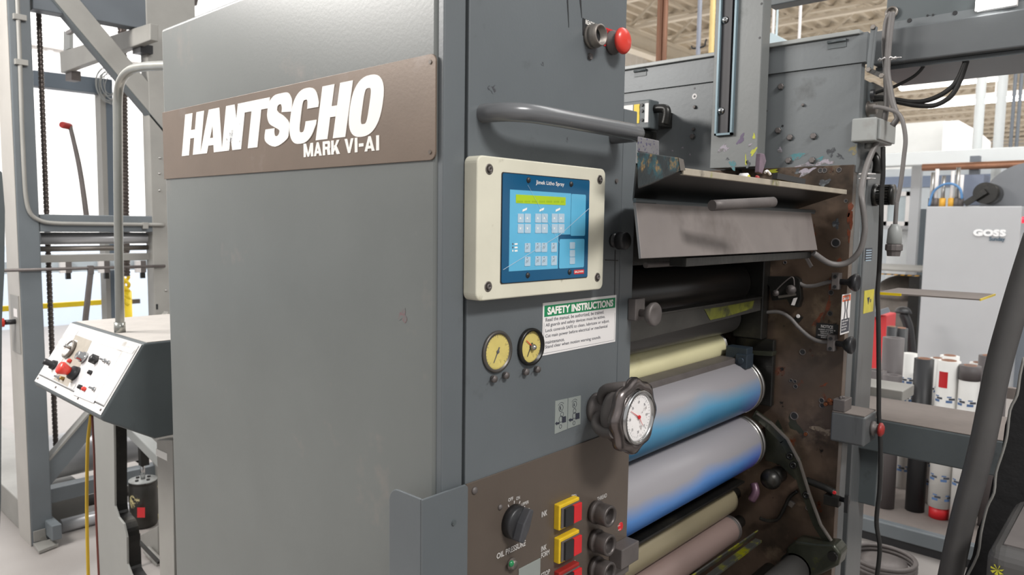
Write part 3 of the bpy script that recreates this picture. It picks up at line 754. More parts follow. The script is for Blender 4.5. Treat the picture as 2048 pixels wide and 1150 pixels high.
# ------------------------------------------------------------------ safety sign
qs = pxs([(1086, 606), (1233, 590), (1230, 683), (1084, 712)], .001)
sy0, sy1, sz1, sz0 = .5*(qs[0].y+qs[3].y), .5*(qs[1].y+qs[2].y), .5*(qs[0].z+qs[1].z), .5*(qs[2].z+qs[3].z)
b = B(); b.box((XP+.0002, sy0, sz0), (XP+.0012, sy1, sz1))
sg = make('safety_sign', b, signw, label='white safety instructions sign with a green heading, right of the two yellow dials', cat='sign')
sgw = sy1-sy0; sgh = sz1-sz0; Xs = XP+.0013
b = B(); b.box((XP+.001, sy0+.004, sz1-.0255), (Xs+.0002, sy1-.004, sz1-.005)); make('green_band', b, signg, sg)
b = B(); text_into(b, 'SAFETY INSTRUCTIONS', Vector((Xs+.0003, sy0+.012, sz1-.0225)), YP, ZU, XN, sgw-.024, .0145, .0004, .045)
make('heading_lettering', b, white_ink, sg)
b = B()
for i, (s, wf) in enumerate((('Read the manual, be authorized, be trained.', .84), ('All guards and safety devices must be active.', .86), ('Lock controls SAFE to clean, lubricate or adjust.', .93), ('Cut main power before electrical or mechanical', .90), ('maintenance.', .26), ('Stand clear when motion warning sounds.', .80))):
    z_ = sz1-.0255-(i+1)*(sgh-.034)/6.2
    text_into(b, s, Vector((Xs, sy0+.008, z_)), YP, ZU, XN, (sgw-.016)*wf, .0078 if i != 4 else .006, .0002, .01)
e_ = .0035
for (a0, a1, c0, c1) in ((sy0+e_, sy1-e_, sz0+e_, sz0+e_+.0005), (sy0+e_, sy0+e_+.0005, sz0+e_, sz1-.036), (sy1-e_-.0005, sy1-e_, sz0+e_, sz1-.036)):
    b.box((XP+.001, a0, c0), (Xs+.0001, a1, c1))
make('body_lettering', b, ink_g, sg)

# ================================================================== ROLLERS BETWEEN THE FRAMES
YA, YB = 1.30, 2.052
def roller(name, cx, cz, r, m, label, y0=YA, y1=YB, ring=None, ringm=None, cat='roller', journal=True):
    t = thing(name, (cx, y0, cz-r), label, cat)
    b = B(); ye = y1-(ring or 0)
    b.lathe([(r*.97, 0), (r, .004), (r, ye-y0-.004), (r*.985, ye-y0)], (cx, y0, cz), YP, 72)
    make('roller_skin', b, m, t)
    if ring:
        b = B(); b.lathe([(r*.99, 0), (r*1.015, .002), (r*1.015, ring*.45), (r*.97, ring*.5), (r*.97, ring*.56), (r*1.01, ring*.6), (r*1.01, ring-.004), (r*.96, ring)], (cx, ye, cz), YP, 64)
        make('bearer_ring', b, ringm or steel, t)
    if journal:
        b = B(); b.lathe([(r*.45, 0), (r*.45, YF-y1)], (cx, y1, cz), YP, 28)
        make('journal', b, blackm, t)
    return t
G = 'ink and plate rollers of the press'
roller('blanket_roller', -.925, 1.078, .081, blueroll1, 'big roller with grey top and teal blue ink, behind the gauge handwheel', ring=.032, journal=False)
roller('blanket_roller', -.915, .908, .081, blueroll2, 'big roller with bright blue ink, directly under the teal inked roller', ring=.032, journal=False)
roller('ink_roller', -.965, 1.385, .063, dark_roll, 'black roller at the top of the stack under the steel hood', ring=.0, journal=False)
roller('ink_roller', -.975, 1.279, .048, grey_roll, 'dark grey roller between the yellow inked blade and the cream roller', journal=False)
roller('cream_coated_roller', -1.0, 1.188, .046, cream_roll, 'pale cream yellow roller just above the teal inked roller', y1=2.03, ring=.012)
roller('olive_coated_roller', -.945, .725, .043, olive_roll, 'dull olive beige roller below the bright blue inked roller', y1=2.03)
roller('pink_dampening_roller', -.925, .640, .040, pink_roll, 'thin dusty pink roller, lowest of the roller stack', y1=2.03, ring=.02, ringm=dusty_metal)

def solo(name, b, m, label, cat='bar', bevel=0, group=None, kind=None):
    return make(name, b, m, None, bevel, label, cat, group, kind)
# rails and blades
b = B(); x = -.86
b.prism([Vector((x, YA-.01, P(1262, 637, 0, x).z)), Vector((x, 2.03, P(1511, 597, 0, x).z)), Vector((x, 2.03, P(1505, 624, 0, x).z)), Vector((x, YA-.01, P(1262, 686, 0, x).z))], (-.006, 0, 0))
b.box((x-.03, YA, P(1400, 615, 0, x).z-.001), (x+.004, 2.03, P(1400, 615, 0, x).z+.004))
ib = make('scraper_bar', b, mat('dark_blade_steel', S(74, 73, 70), .35, .5, .25, 10, .2, 60), None, .001, 'dark steel blade smeared with yellow ink under the black top roller', 'blade')
b = B(); b.prism([P(x_, y_, 0, x+.0005) for x_, y_ in ((1408, 618), (1440, 614), (1508, 601), (1504, 617), (1450, 634), (1420, 640))], (.0008, 0, 0)); make('yellow_ink_smear', b, mat('yellow_green_ink', S(104, 106, 40), .35, 0, .3, 18, stains=[(S(60, 62, 40), 14, .5, .62)]), ib)
b = B(); x = -.905
z0 = P(1470, 722, 0, x).z-.006
b.prism([Vector((x, YA, z0+.014)), Vector((x, 2.04, z0+.014)), Vector((x+.004, 2.04, z0-.012)), Vector((x+.004, YA, z0-.012))], (-.05, 0, 0))
solo('wiper_rail', b, dusty_metal, 'dusty grey rail between the cream roller and the teal inked roller', 'rail', .001)
b = B(); b.box((-.93, YA, .790), (-.885, 2.03, .797)); b.box((-.925, YA, .772), (-.91, 2.03, .79))
solo('wiper_rail', b, blackm, 'dark rail in the gap under the bright blue inked roller', 'rail', .001)
b = B(); p0 = P(1400, 1150, 0, -.83); p1 = P(1510, 1078, 0, -.83)
b.bar(Vector((-.845, YA, p0.z+(p0.z-p1.z)*0)), Vector((-.845, 2.03, p1.z)), .004, .03, (0.6, 0, 1))
b.bar(Vector((-.835, YA, p1.z-.018)), Vector((-.835, 2.03, p1.z-.018)), .02, .008)
solo('scraper_bar', b, yel_ink, 'angled steel blade with yellow ink at the foot of the rollers', 'blade', .001)
b = B(); b.lathe([(.022, 0), (.022, .62)], (-.80, 1.42, .545), YP, 28); solo('cross_shaft', b, blackm, 'black oily cross shaft at the bottom beside the yellow ink blade', 'shaft')
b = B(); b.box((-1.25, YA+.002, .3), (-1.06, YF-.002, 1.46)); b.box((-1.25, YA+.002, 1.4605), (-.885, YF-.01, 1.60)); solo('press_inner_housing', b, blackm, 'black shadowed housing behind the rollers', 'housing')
b = B(); b.cyl((-.80, YA, P(1266, 532, 0, -.80).z), (-.80, 1.99, P(1266, 532, 0, -.80).z), .006, 14); b.cyl((-.80, 1.93, P(1266, 532, 0, -.80).z), (-.80, 1.99, P(1266, 532, 0, -.80).z), .009, 14)
solo('cross_rod', b, dusty_metal, 'thin dusty rod running under the steel hood', 'rod')

# steel hood
tp = P(1622, 425, 1, 2.0); bt = P(1635, 500, 1, 2.0)
hd = thing('roller_hood', (-.75, 1.65, 1.49), 'sloping dusty grey steel hood over the rollers', 'hood')
b = B(); yl0, yl1 = YA, YA
q = [Vector((tp.x, P(1272, 398, 0, tp.x).y, tp.z)), Vector((tp.x, 2.0, tp.z)), Vector((bt.x, 2.0, bt.z)), Vector((bt.x, P(1283, 516, 0, bt.x).y, bt.z))]
b.prism(q, (-.006, 0, -.001))
make('sloping_plate', b, hood_m, hd, .001)
b = B(); b.box((bt.x-.05, 1.305, bt.z-.022), (bt.x-.012, 1.99, bt.z-.004)); make('lower_lip', b, blackm, hd, .001)
b = B(); b.box((tp.x-.15, 1.305, tp.z-.003), (tp.x, 2.03, tp.z+.003)); b.box((-.77, 1.20, tp.z-.003), (tp.x, 1.305, tp.z+.003)); b.cyl((tp.x-.002, P(1271, 398, 0, tp.x).y, tp.z+.004), (tp.x-.002, 2.03, tp.z+.004), .004, 10); make('top_flange', b, grey_dk, hd)
b = B(); b.prism([Vector((tp.x-.006, 1.998, tp.z)), Vector((bt.x-.006, 1.998, bt.z)), Vector((tp.x-.18, 1.998, bt.z)), Vector((tp.x-.18, 1.998, tp.z))], (0, .004, 0)); make('end_plate', b, grey_dk, hd)

# work tray
fr = P(1690, 387, 1, 2.045); fl = P(1365, 336, 0, fr.x)
bk = P(1618, 411, 1, 2.045)
tr = thing('ink_fountain_tray', (-.8, 1.6, 1.6), 'long tilted tray with a dirty pale rim and black underside, above the steel hood', 'tray')
b = B(); th = .008
kz = (fr.z-bk.z+.009)/(fr.x-bk.x+.03)
b.prism([Vector((fr.x, 1.02, fr.z)), Vector((fr.x, 2.045, fr.z)), Vector((bk.x-.03, 2.045, bk.z-.009)), Vector((bk.x-.03, 1.305, bk.z-.009)), Vector((-.80, 1.305, fr.z-kz*(fr.x+.80))), Vector((-.80, P(1268, 380, 0, -.80).y, fr.z-kz*(fr.x+.80)))], (-.003, 0, .008))
make('sloping_tray', b, mat('black_tray_underside', S(27, 27, 26), .4, .3, .2, 5, .1, 40), tr)
b = B(); b.box((fr.x-.012, fl.y, fr.z-.002), (fr.x+.003, 2.05, fr.z+.010)); make('front_rim', b, mat('dirty_pale_rim', S(176, 166, 150), .5, .2, .15, 12, .2, 60, stains=[(S(150, 150, 70), 10, .6, .68), (S(90, 84, 78), 9, .58, .7)]), tr, .001)
x = fr.x+.002
pl = [(1274, 303), (1357, 315), (1362, 341), (1300, 368), (1276, 376)]
b = B(); b.prism(PL(0, x, pl), (-.016, .026, 0)); make('end_block', b, ink_block, tr, .002)
b = B(); pe = PL(0, x+.001, [(1357, 315), (1367, 319), (1371, 341), (1361, 341)]); b.prism(pe, (-.016, .026, 0)); make('end_block_edge', b, steel_w, tr)
b = B(); b.box((fr.x-.06, P(1365, 330, 0, fr.x).y+.36, fr.z+.006), (fr.x-.02, P(1365, 330, 0, fr.x).y+.86, fr.z+.012)); make('brass_strip', b, mat('brass_strip', S(170, 140, 84), .4, .6, .2), tr)
b = B(); b.prism(PL(0, fr.x-.02, [(1556, 346), (1612, 358), (1610, 369), (1554, 358)]), (-.012, 0, 0)); b2 = make('dark_name_bar', b, black, tr, .0006)
b = B(); b.prism(PL(1, 2.02, [(1524, 376), (1548, 379), (1552, 395), (1528, 394)]), (0, .02, 0)); make('hinge_bracket', b, dusty_metal, tr)
pa = P(1424, 411, 0, -.64); pb = P(1546, 404, 0, -.60)
b = B(); b.tube([pa, pa.lerp(pb, .5), pb], .0105, 14, 3); solo('tray_handle_lever', b, dusty_metal, 'rounded dusty lever sticking out under the tray above the hood', 'lever')
c = P(1490, 350, 0, fr.x-.01)
b = B(); b.lathe([(.010, 0), (.010, .016), (.006, .018), (0, .018)], c-Vector((.01, 0, .006)), XN, 18); b.mi = 1; b.disc(c+XN*.0085-ZU*.006, XN, .0065, .001, 14)
solo('ink_bottle_cap', b, [signw, mat('yellow_ink_face', S(206, 204, 60), .4)], 'small white cap with yellow ink on the tray rim', 'cap')
b = B(); c = P(1516, 352, 0, fr.x-.01); b.dome(c-XN*.004-ZU*.004, XN, .006, .008, 12); solo('small_red_cap', b, redd, 'tiny dark red cap beside the yellow inked cap', 'cap')
b = B(); c = P(1530, 345, 0, fr.x-.02); b.tube([c, c+Vector((0, .012, .004)), c+Vector((.004, .02, -.004))], .003, 8, 4); solo('white_clip', b, signw, 'tiny white clip lying on the tray rim', 'clip')
b = B(); pts = [P(1519, 352, 0, fr.x-.05), P(1523, 320, 0, fr.x-.05)]; b.prism(PL(0, fr.x-.05, [(1519, 345), (1522, 306), (1530, 308), (1533, 322), (1525, 348)]), (-.012, 0, 0))
solo('putty_knife_handle', b, mat('mauve_handle', S(120, 104, 116), .5, 0, .2, 30), 'mauve grey scraper handle standing at the post foot', 'scraper', .002)

# ================================================================== FAR SIDE FRAME
XF = P(1708, 329, 1, YF).x
ff = thing('far_side_frame', (-1.0, YF+.1, 0), 'tall far side frame with oily brown lower plate and grey bolted upper plate', 'machine frame')
b = B()
# lower oily plate
zt = P(1640, 332, 1, YF).z
xr0 = P(1708, 329, 1, YF).x; xr1 = P(1674, 760, 1, YF).x; 
b.box((-1.5, YF, .02), (XF, YF+.03, zt))
low = make('oily_lower_plate', b, rust_pl, ff, .001)
b = B(); yu = YF+.012
xb = P(1723, 140, 1, yu).x
b.box((-2.0, yu, zt-.02), (xb, yu+.03, P(1240, 188, 1, yu).z)); up = make('upper_plate', b, back_pl, ff, .001)
zu0 = P(1240, 188, 1, yu).z; zu1 = P(1240, 141, 1, yu).z
b = B(); b.box((-2.0, yu-.006, zu0), (P(1735, 100, 1, yu).x, yu+.03, zu1)); cv = make('top_cover_band', b, back_pl, ff, .001)
b = B(); b.box((-2.0, yu-.016, zu1-.004), (P(1722, 70, 1, yu).x, yu+.05, zu1+.008)); make('cover_rim', b, grey_lt, ff, .002)
for (x, y, w_) in ((1268, 143, 24), (1655, 85, 37)):
    p0 = P(x, y, 1, yu-.01); p1 = P(x+w_, y, 1, yu-.01)
    b = B(); b.cyl(Vector((p0.x, p0.y, p0.z)), Vector((p1.x, p0.y, p0.z)), .004, 10); b.box((p0.x, yu-.008, p0.z-.018), (p1.x, yu-.0065, p0.z-.003)); make('latch', b, grey_dk, ff)
for (x, y, r) in ((911, 475, .0085), (896, 715, .0085), (960, 753, .0085), (1089, 746, .0085), (952, 880, .0085), (1082, 878, .0085), (1032, 576, .004), (439, 587, .005), (432, 708, .005), (427, 748, .008)):
    b = B(); b.bolt(P(*c6(x, y), 1, yu), YN, r*1.05, .008); b.mi = 1; b.disc(P(*c6(x, y), 1, yu-.0005), YN, r*1.3, .001, 16)
    make('hex_bolt', b, [dusty_metal, grey_dk], ff, .0005)
b = B(); b.disc(P(*c6(436, 528), 1, yu), YN, .009, .001, 20); b.mi = 1; b.disc(P(*c6(436, 528), 1, yu-.001), YN, .004, .0005, 12); make('white_washer', b, [signw, black], ff)
# holes and bolts of the oily plate
for (x, y, r) in ((1641, 341, .0055), (1649, 341, .0055), (1678, 340, .0055), (1671, 486, .010), (1662, 585, .006), (1660, 627, .006), (1605, 704, .007), (1582, 761, .004), (1590, 763, .004), (1591, 773, .005), (1588, 832, .0095), (1612, 868, .006), (1643, 801, .006), (1644, 811, .006), (1616, 1016, .006), (1692, 402, .004), (1570, 525, .004)):
    b = B(); c = P(x, y, 1, YF); b.lathe([(r*1.35, 0), (r*1.3, .0012), (r, .0014), (r*.95, .0004), (0, .0004)], c, YN, 20); b.mi = 1; b.disc(c+YN*.0005, YN, r*.94, .0002, 18)
    make('threaded_hole', b, [dusty_metal, black], low)
for (x, y) in ((1652, 808), (1663, 806), (1659, 800), (1612, 868)):
    b = B(); b.bolt(P(x, y, 1, YF), YN, .006, .006); make('rusty_bolt', b, mat('rust_%d%d' % (x, y), S(130, 78, 50), .4, .6, .2), low)
# front lip and side faces of the column (facing +X)
yl = P(1705, 600, 0, XF).y
b = B(); b.box((XF-.02, YF+.0305, .02), (XF+.0002, yl+.03, zt+.02)); make('front_flange', b, silver_col, ff, .002)
b = B(); b.box((XF-.05, yl+.05, .02), (XF-.03, yl+.13, 1.96)); make('groove_web', b, grey_dk, ff)
y1_ = P(1722, 600, 0, XF-.01).y; y2_ = P(1752, 600, 0, XF-.01).y
b = B(); b.box((XF-.20, y1_, .02), (XF-.01, y2_, 1.97)); make('rear_column', b, silver_col, ff, .003)
b = B(); b.box((XF-.10, YF+.032, zt), (XF-.002, y1_, 1.96)); make('upper_side_web', b, grey_dk, ff, .002)
# vertical post in front of the upper plate
yp = YF-.06
xa, xb_ = P(1428, 150, 1, yp).x, P(1521, 150, 1, yp).x
zb = P(1470, 335, 1, yp).z
b = B(); b.box((P(1477, 150, 1, yp).x-.08, yp, zb), (xb_, yp+.055, 2.6)); po = make('front_post', b, splash, ff, .002)
xa = P(1429, 250, 1, yp-.012).x; xe = P(1463, 270, 1, yp-.012).x; zq = P(1447, 270, 1, yp-.012).z
b = B(); b.box((xa, yp-.012, zq), (xa+.006, yp, 2.6)); b.box((xe-.006, yp-.012, zq), (xe, yp, 2.6)); b.box((xa, yp-.012, zq), (xe, yp, zq+.006))
make('slotted_channel', b, mat('blue_edge_channel', S(112, 130, 138), .4, .3, .1), ff)
b = B(); b.box((xa+.006, yp-.002, zq+.006), (xe-.006, yp-.0002, 2.6)); b.box((xe-.022, yp-.010, zq+.006), (xe-.014, yp-.001, 2.6)); make('dark_channel_web', b, mat('dark_channel', S(62, 60, 62), .5, .2, .1), ff)
for (x, y) in ((603, 110), (580, 608)):
    b = B(); c = P(*c6(x, y), 1, yp-.002); b.dome(c, YN, .011, .007, 20); b.mi = 1; b.bar(c+YN*.007+Vector((-.006, 0, -.003)), c+YN*.007+Vector((.006, 0, .003)), .001, .002, (0, 1, 0))
    make('round_head_screw', b, [chrome, black], ff)
for (x, y) in ((803, 20), (793, 207), (829, 608), (436, 484), (918, 690)):
    yv = yp if x in (803, 793) else yu
    b = B(); b.disc(P(*c6(x, y), 1, yv), YN, .0035, .0006, 12); make('drilled_hole', b, black, ff)

# box with yellow stripe behind the handle
yb0 = YF-.16
q = [P(1237, 204, 1, yb0), P(1300, 199, 1, yb0), P(1300, 256, 1, yb0), P(1237, 262, 1, yb0)]
zt_, zb_ = .5*(q[0].z+q[1].z), .5*(q[2].z+q[3].z); xa, xe = q[0].x-.05, q[1].x
bx = thing('terminal_box', ((xa+xe)/2, yb0+.05, zb_), 'small grey box with white and yellow stripes behind the grab handle end', 'electrical box')
b = B(); b.box((xa, yb0, zb_), (xe, yb0+.055, zt_)); make('enclosure', b, grey_dk, bx, .004)
b = B(); b.box((xa+.01, yb0+.055, zb_+.02), (xe-.02, yu-.001, zt_-.02)); make('mounting_arm', b, blackm, bx)
for (x0, x1, m) in ((1237, 1266, signw), (1268, 1279, yellow_p), (1290, 1297, signw)):
    p0 = P(x0, 215, 1, yb0-.001); p1 = P(x1, 215, 1, yb0-.001)
    b = B(); b.box((p0.x, yb0-.0015, zb_+.018), (p1.x, yb0, zt_-.012)); make('stripe_label', b, m, bx)
for y in (210, 222, 240):
    b = B(); b.disc(P(1284.5, y, 1, yb0), YN, .005, .004, 14); make('terminal_screw', b, black, bx)
b = B(); c = P(1312, 220, 1, yb0+.05); c.x = xe; c.y = yb0+.03
b.tube([c, c+XN*.02, c+XN*.038+ZU*(-.004), c+XN*.042-ZU*.02, c+XN*.036-ZU*.05], .013, 14, 5); make('conduit_elbow', b, blackm, bx)
b = B(); b.box((xa-.02, yb0-.02, zb_-.03), (xe-.02, yb0+.08, zb_-.0005)); solo('support_block', b, blackm, 'black block right under the striped terminal box', 'block', .003)
# grey block with purple stipple
xx = -.70
b = B(); b.prism(PL(0, xx, [(1275, 272), (1318, 281), (1318, 312), (1275, 303)]), (-.012, .02, 0))
solo('stippled_block', b, mat('purple_stipple', S(120, 118, 120), .5, .1, .1, 20, stains=[(S(58, 52, 92), 160, .56, .60)]), 'grey block with purple speckles above the ink stained tray end', 'block', .002)

# ---------------- fittings on the oily plate
def seg_tube(ax, val, pts, r, name, m, label, cat='cable', n=10, sub=6): 
    b = B(); b.tube(PL(ax, val, pts), r, n, sub); return solo(name, b, m, label, cat)
# latch mechanism
yq = YF-.02
lt = thing('roller_latch', P(1570, 590, 1, YF), 'oily black latch plate with a spring lever right of the black roller', 'latch')
b = B(); b.prism(PL(1, yq, [c7(870, 470), c7(905, 462), c7(1090, 462), c7(1115, 480), c7(1125, 600), c7(1110, 650), c7(1060, 640), c7(1040, 600), c7(950, 610), c7(930, 520)]), (0, .022, 0)); make('latch_plate', b, blackm, lt, .001)
b = B(); b.tube(PL(1, yq-.006, [c7(960, 565), c7(1000, 520), c7(1060, 470), c7(1080, 475), c7(1085, 520)]), .002, 8, 4); b.lathe([(.014, 0), (.014, .008), (.008, .010), (.008, .014), (0, .014)], P(*c7(1068, 543), 1, yq), YN, 20); b.lathe([(.009, 0), (.009, .006), (0, .008)], P(*c7(975, 563), 1, yq), YN, 16)
make('lever_arm', b, dusty_metal, lt)
b = B(); b.prism(PL(1, yq-.008, [c7(985, 580), c7(1090, 565), c7(1092, 578), c7(990, 595)]), (0, .006, 0)); make('catch', b, steel_w, lt)
b = B(); b.prism(PL(1, yq-.012, [c7(1080, 595), c7(1103, 590), c7(1085, 638), c7(1065, 635)]), (0, .002, 0)); make('paper_tag', b, signw, lt)
# hoses on the plate
seg_tube(1, YF-.012, [c7(1110, 500), c7(1150, 520), c7(1210, 518), c7(1280, 500), c7(1360, 485)], .0055, 'air_hose', tube_grey, 'short dusty hose from the latch plate to the upper black knob', 'hose')
seg_tube(1, YF-.012, [c7(850, 700), c7(920, 680), c7(1000, 680), c7(1060, 715), c7(1110, 770), c7(1180, 830), c7(1250, 858), c7(1320, 855)], .0055, 'air_hose', tube_grey, 'curved dusty hose running under the NOTICE plate to the lower black knob', 'hose')
b = B(); b.prism(PL(1, YF-.008, [c7(1078, 725), c7(1102, 690), c7(1135, 712), c7(1112, 742)]), (0, .008, 0)); b.mi = 1; b.disc(P(*c7(1108, 703), 1, YF-.008), YN, .006, .002, 14)
solo('hose_clamp', b, [blackm, signw], 'small hose clamp with a pale screw on the oily plate', 'clamp', .001)
def clamp_knob(x, y, label):
    xk = XF+.004
    t = thing('clamp_knob', P(x-30, y, 1, YF-.03), label, 'knob')
    p = P(x-24, y, 1, YF-.015)
    b = B(); b.box((p.x-.010, YF-.028, p.z-.022), (p.x+.010, YF-.0005, p.z+.024)); make('clamp_body', b, dusty_metal, t, .002)
    for dz in (.014, -.014):
        b = B(); b.disc(Vector((p.x, YF-.028, p.z+dz)), YN, .005, .002, 12); make('clamp_hole', b, black, t)
    c = Vector((p.x+.010, YF-.014, p.z))
    b = B(); b.lathe([(.008, 0), (.008, .018), (.017, .026), (.024, .036), (.0245, .043), (.021, .047), (.010, .040), (0, .040)], c, XN, 30); make('knob_grip', b, black, t)
clamp_knob(1697, 563, 'black dished knob on the far frame, the one above the warning sticker')
clamp_knob(1688, 686, 'black dished knob on the far frame, the one below the warning sticker')
# near knob behind the panel edge
t = thing('clamp_knob', P(1275, 622, 0, -.82), 'dusty dished knob at the near edge of the panel, right of the safety sign', 'knob')
b = B(); b.box((-.8225, P(1264, 620, 0, -.812).y, P(1275, 640, 0, -.81).z), (-.803, P(1264, 620, 0, -.812).y+.036, P(1275, 597, 0, -.81).z)); make('clamp_body', b, dusty_metal, t, .002)
p = P(1278, 626, 0, -.803)
b = B(); b.lathe([(.008, 0), (.008, .012), (.016, .018), (.0235, .026), (.025, .034), (.022, .038), (.010, .031), (0, .031)], Vector((-.803, P(1264, 620, 0, -.812).y+.018, p.z)), XN, 30); make('knob_grip', b, dusty_metal, t)

# notices
np_ = [P(1633, 645, 1, YF-.001), P(1677, 647, 1, YF-.001), P(1673, 681, 1, YF-.001)]
b = B(); b.box((np_[0].x, YF-.0015, np_[2].z), (np_[1].x, YF-.0001, np_[0].z))
nt_ = solo('notice_plate', b, black, 'black NOTICE plate with white text on the oily brown plate', 'plate')
w_ = np_[1].x-np_[0].x; h_ = np_[0].z-np_[2].z
b = B(); text_into(b, 'NOTICE', Vector((np_[0].x+w_*.22, YF-.0018, np_[0].z-h_*.30)), XN, ZU, YN, w_*.55, h_*.20, .0002, .03)
for i, (s, q) in enumerate((('CLEAN WIPERS &', .78), ('LIGHTLY OIL', .6), ('FREQUENTLY', .56), ('COMPLETE WASH', .8), ('EVERY WEEK', .5))):
    text_into(b, s, Vector((np_[0].x+w_*(1-q)/2, YF-.0018, np_[0].z-h_*(.44+.125*i))), XN, ZU, YN, w_*q, h_*.085, .0002, .02)
make('notice_lettering', b, signw, nt_)
xs = XF+.001
wq = [P(1684, 588, 0, xs), P(1702, 588, 0, xs), P(1682, 668, 0, xs)]
ya, yb_ = P(1684, 600, 0, xs).y, P(1701, 600, 0, xs).y; za, zb2 = P(1692, 588, 0, xs).z, P(1690, 667, 0, xs).z
b = B(); b.box((xs-.0005, ya, zb2), (xs+.0005, yb_, za)); ws = solo('warning_sticker', b, signw, 'tall white warning sticker with an orange header on the far frame edge', 'sticker')
h_ = za-zb2
b = B(); b.box((xs+.0004, ya+.003, za-h_*.18), (xs+.0009, yb_-.003, za-h_*.03)); make('orange_header', b, signo, ws)
b = B(); b.box((xs+.0004, ya+.003, zb2+h_*.04), (xs+.0009, yb_-.003, zb2+h_*.38)); make('black_text_block', b, ink, ws)
b = B(); cy = (ya+yb_)/2; cz = za-h_*.42
for s_ in (-1, 1):
    b.prism([Vector((xs+.0006, cy+s_*.018, cz+.03)), Vector((xs+.0006, cy+s_*.010, cz+.03)), Vector((xs+.0006, cy+s_*.003, cz)), Vector((xs+.0006, cy+s_*.012, cz-.03)), Vector((xs+.0006, cy+s_*.02, cz-.03)), Vector((xs+.0006, cy+s_*.010, cz))], (.0004, 0, 0))
make('crushing_symbol', b, ink, ws)
b = B(); text_into(b, 'DANGER', Vector((xs+.0012, ya+.006, za-h_*.14)), YP, ZU, XN, (yb_-ya)*.7, h_*.07, .0002, .03)
for i in range(4): text_into(b, ('KEEP HANDS', 'CLEAR OF', 'MOVING', 'ROLLERS')[i], Vector((xs+.0012, ya+.006, zb2+h_*(.31-.07*i))), YP, ZU, XN, (yb_-ya)*(.7, .5, .6, .5)[i], h_*.035, .0002, .02)
make('sticker_lettering', b, signw, ws)
# yellow triangle sticker and small black plates on the rear column
xr = XF-.0095
b = B(); ya, yb_ = P(1728, 600, 0, xr).y, P(1747, 600, 0, xr).y; za, zb2 = P(1738, 580, 0, xr).z, P(1736, 625, 0, xr).z
b.box((xr-.0005, ya, zb2), (xr+.0005, yb_, za)); b.mi = 1; cy = (ya+yb_)/2; cz = (za+zb2)/2
b.prism([Vector((xr+.0005, cy-.02, cz+.012)), Vector((xr+.0005, cy+.006, cz+.012)), Vector((xr+.0005, cy-.006, cz-.010))], (.0004, 0, 0)); b.box((xr+.0005, cy+.012, cz-.004), (xr+.0009, cy+.02, cz+.006))
solo('yellow_sticker', b, [mat('faded_yellow', S(204, 190, 70), .5, 0, .1, 30), ink], 'yellow sticker with a dark triangle on the rear column below the thin blade', 'sticker')
b = B(); ya, yb_ = P(1731, 505, 0, xr).y, P(1744, 505, 0, xr).y; za, zb2 = P(1738, 496, 0, xr).z, P(1738, 521, 0, xr).z
b.box((xr-.0005, ya, zb2), (xr+.0005, yb_, za)); b.mi = 1
for i in range(5): b.box((xr+.0005, ya+.004, za-.008-i*.0075), (xr+.0008, yb_-.006, za-.0055-i*.0075))
solo('data_plate', b, [ink, keyc], 'small black data plate with pale lines on the rear column', 'plate')

# conduit in the groove and box with the red stop button
b = B(); yc_ = (yl+y1_)/2+.012; r_ = .5*(y1_-yl)*.72
zc = P(1713, 870, 0, XF).z
b.cyl((XF-.018, yc_, zc), (XF-.018, yc_, 1.72), .016, 18); b.mi = 1; b.cyl((XF-.018, yc_, zc+.03), (XF-.018, yc_, zc+.05), .0185, 18)
solo('vertical_conduit', b, [grey_dk, keyc], 'dark grey vertical conduit in the groove of the far frame', 'conduit')
e0 = P(1672, 852, 0, XF+.10); 
xq = XF+.085
yq0 = P(1712, 880, 0, xq).y; 
zt_ = P(1712, 862, 0, xq).z; zb_ = P(1714, 912, 0, xq).z
eb = thing('stop_button_box', (XF+.05, YF+.02, zb_), 'dusty grey box with a red stop button, low on the far frame', 'electrical box')
b = B(); b.box((XF-.015, YF-.032, zb_), (XF+.075, YF+.075, zt_+.012)); make('enclosure', b, silver_col, eb, .006, seg=3)
b = B(); b.box((XF-.012, YF-.030, zt_+.012), (XF+.072, YF+.073, zt_+.0145)); make('dust_covered_top', b, dustgrey, eb)
c = Vector((XF+.075, YF+.03, (zt_+zb_)/2+.006))
b = B(); b.lathe([(.020, 0), (.020, .008), (.014, .010), (.014, .018), (0, .018)], c, XN, 20); sb_ = make('button_collar', b, dusty_metal, eb)
b = B(); b.lathe([(.010, .018), (.019, .020), (.019, .026), (.012, .031), (0, .032)], c, XN, 20); make('red_mushroom', b, redd, eb)
b = B(); b.box((XF-.012, YF-.03, zt_+.015), (XF+.02, YF+.03, zt_+.048)); b.disc(Vector((XF+.004, YF, zt_+.048)), ZU, .007, .006, 12); b.disc(Vector((XF+.004, YF-.018, zt_+.048)), ZU, .004, .008, 10)
solo('valve_block', b, dusty_metal, 'small dusty valve block on top of the red button box', 'valve', .002)
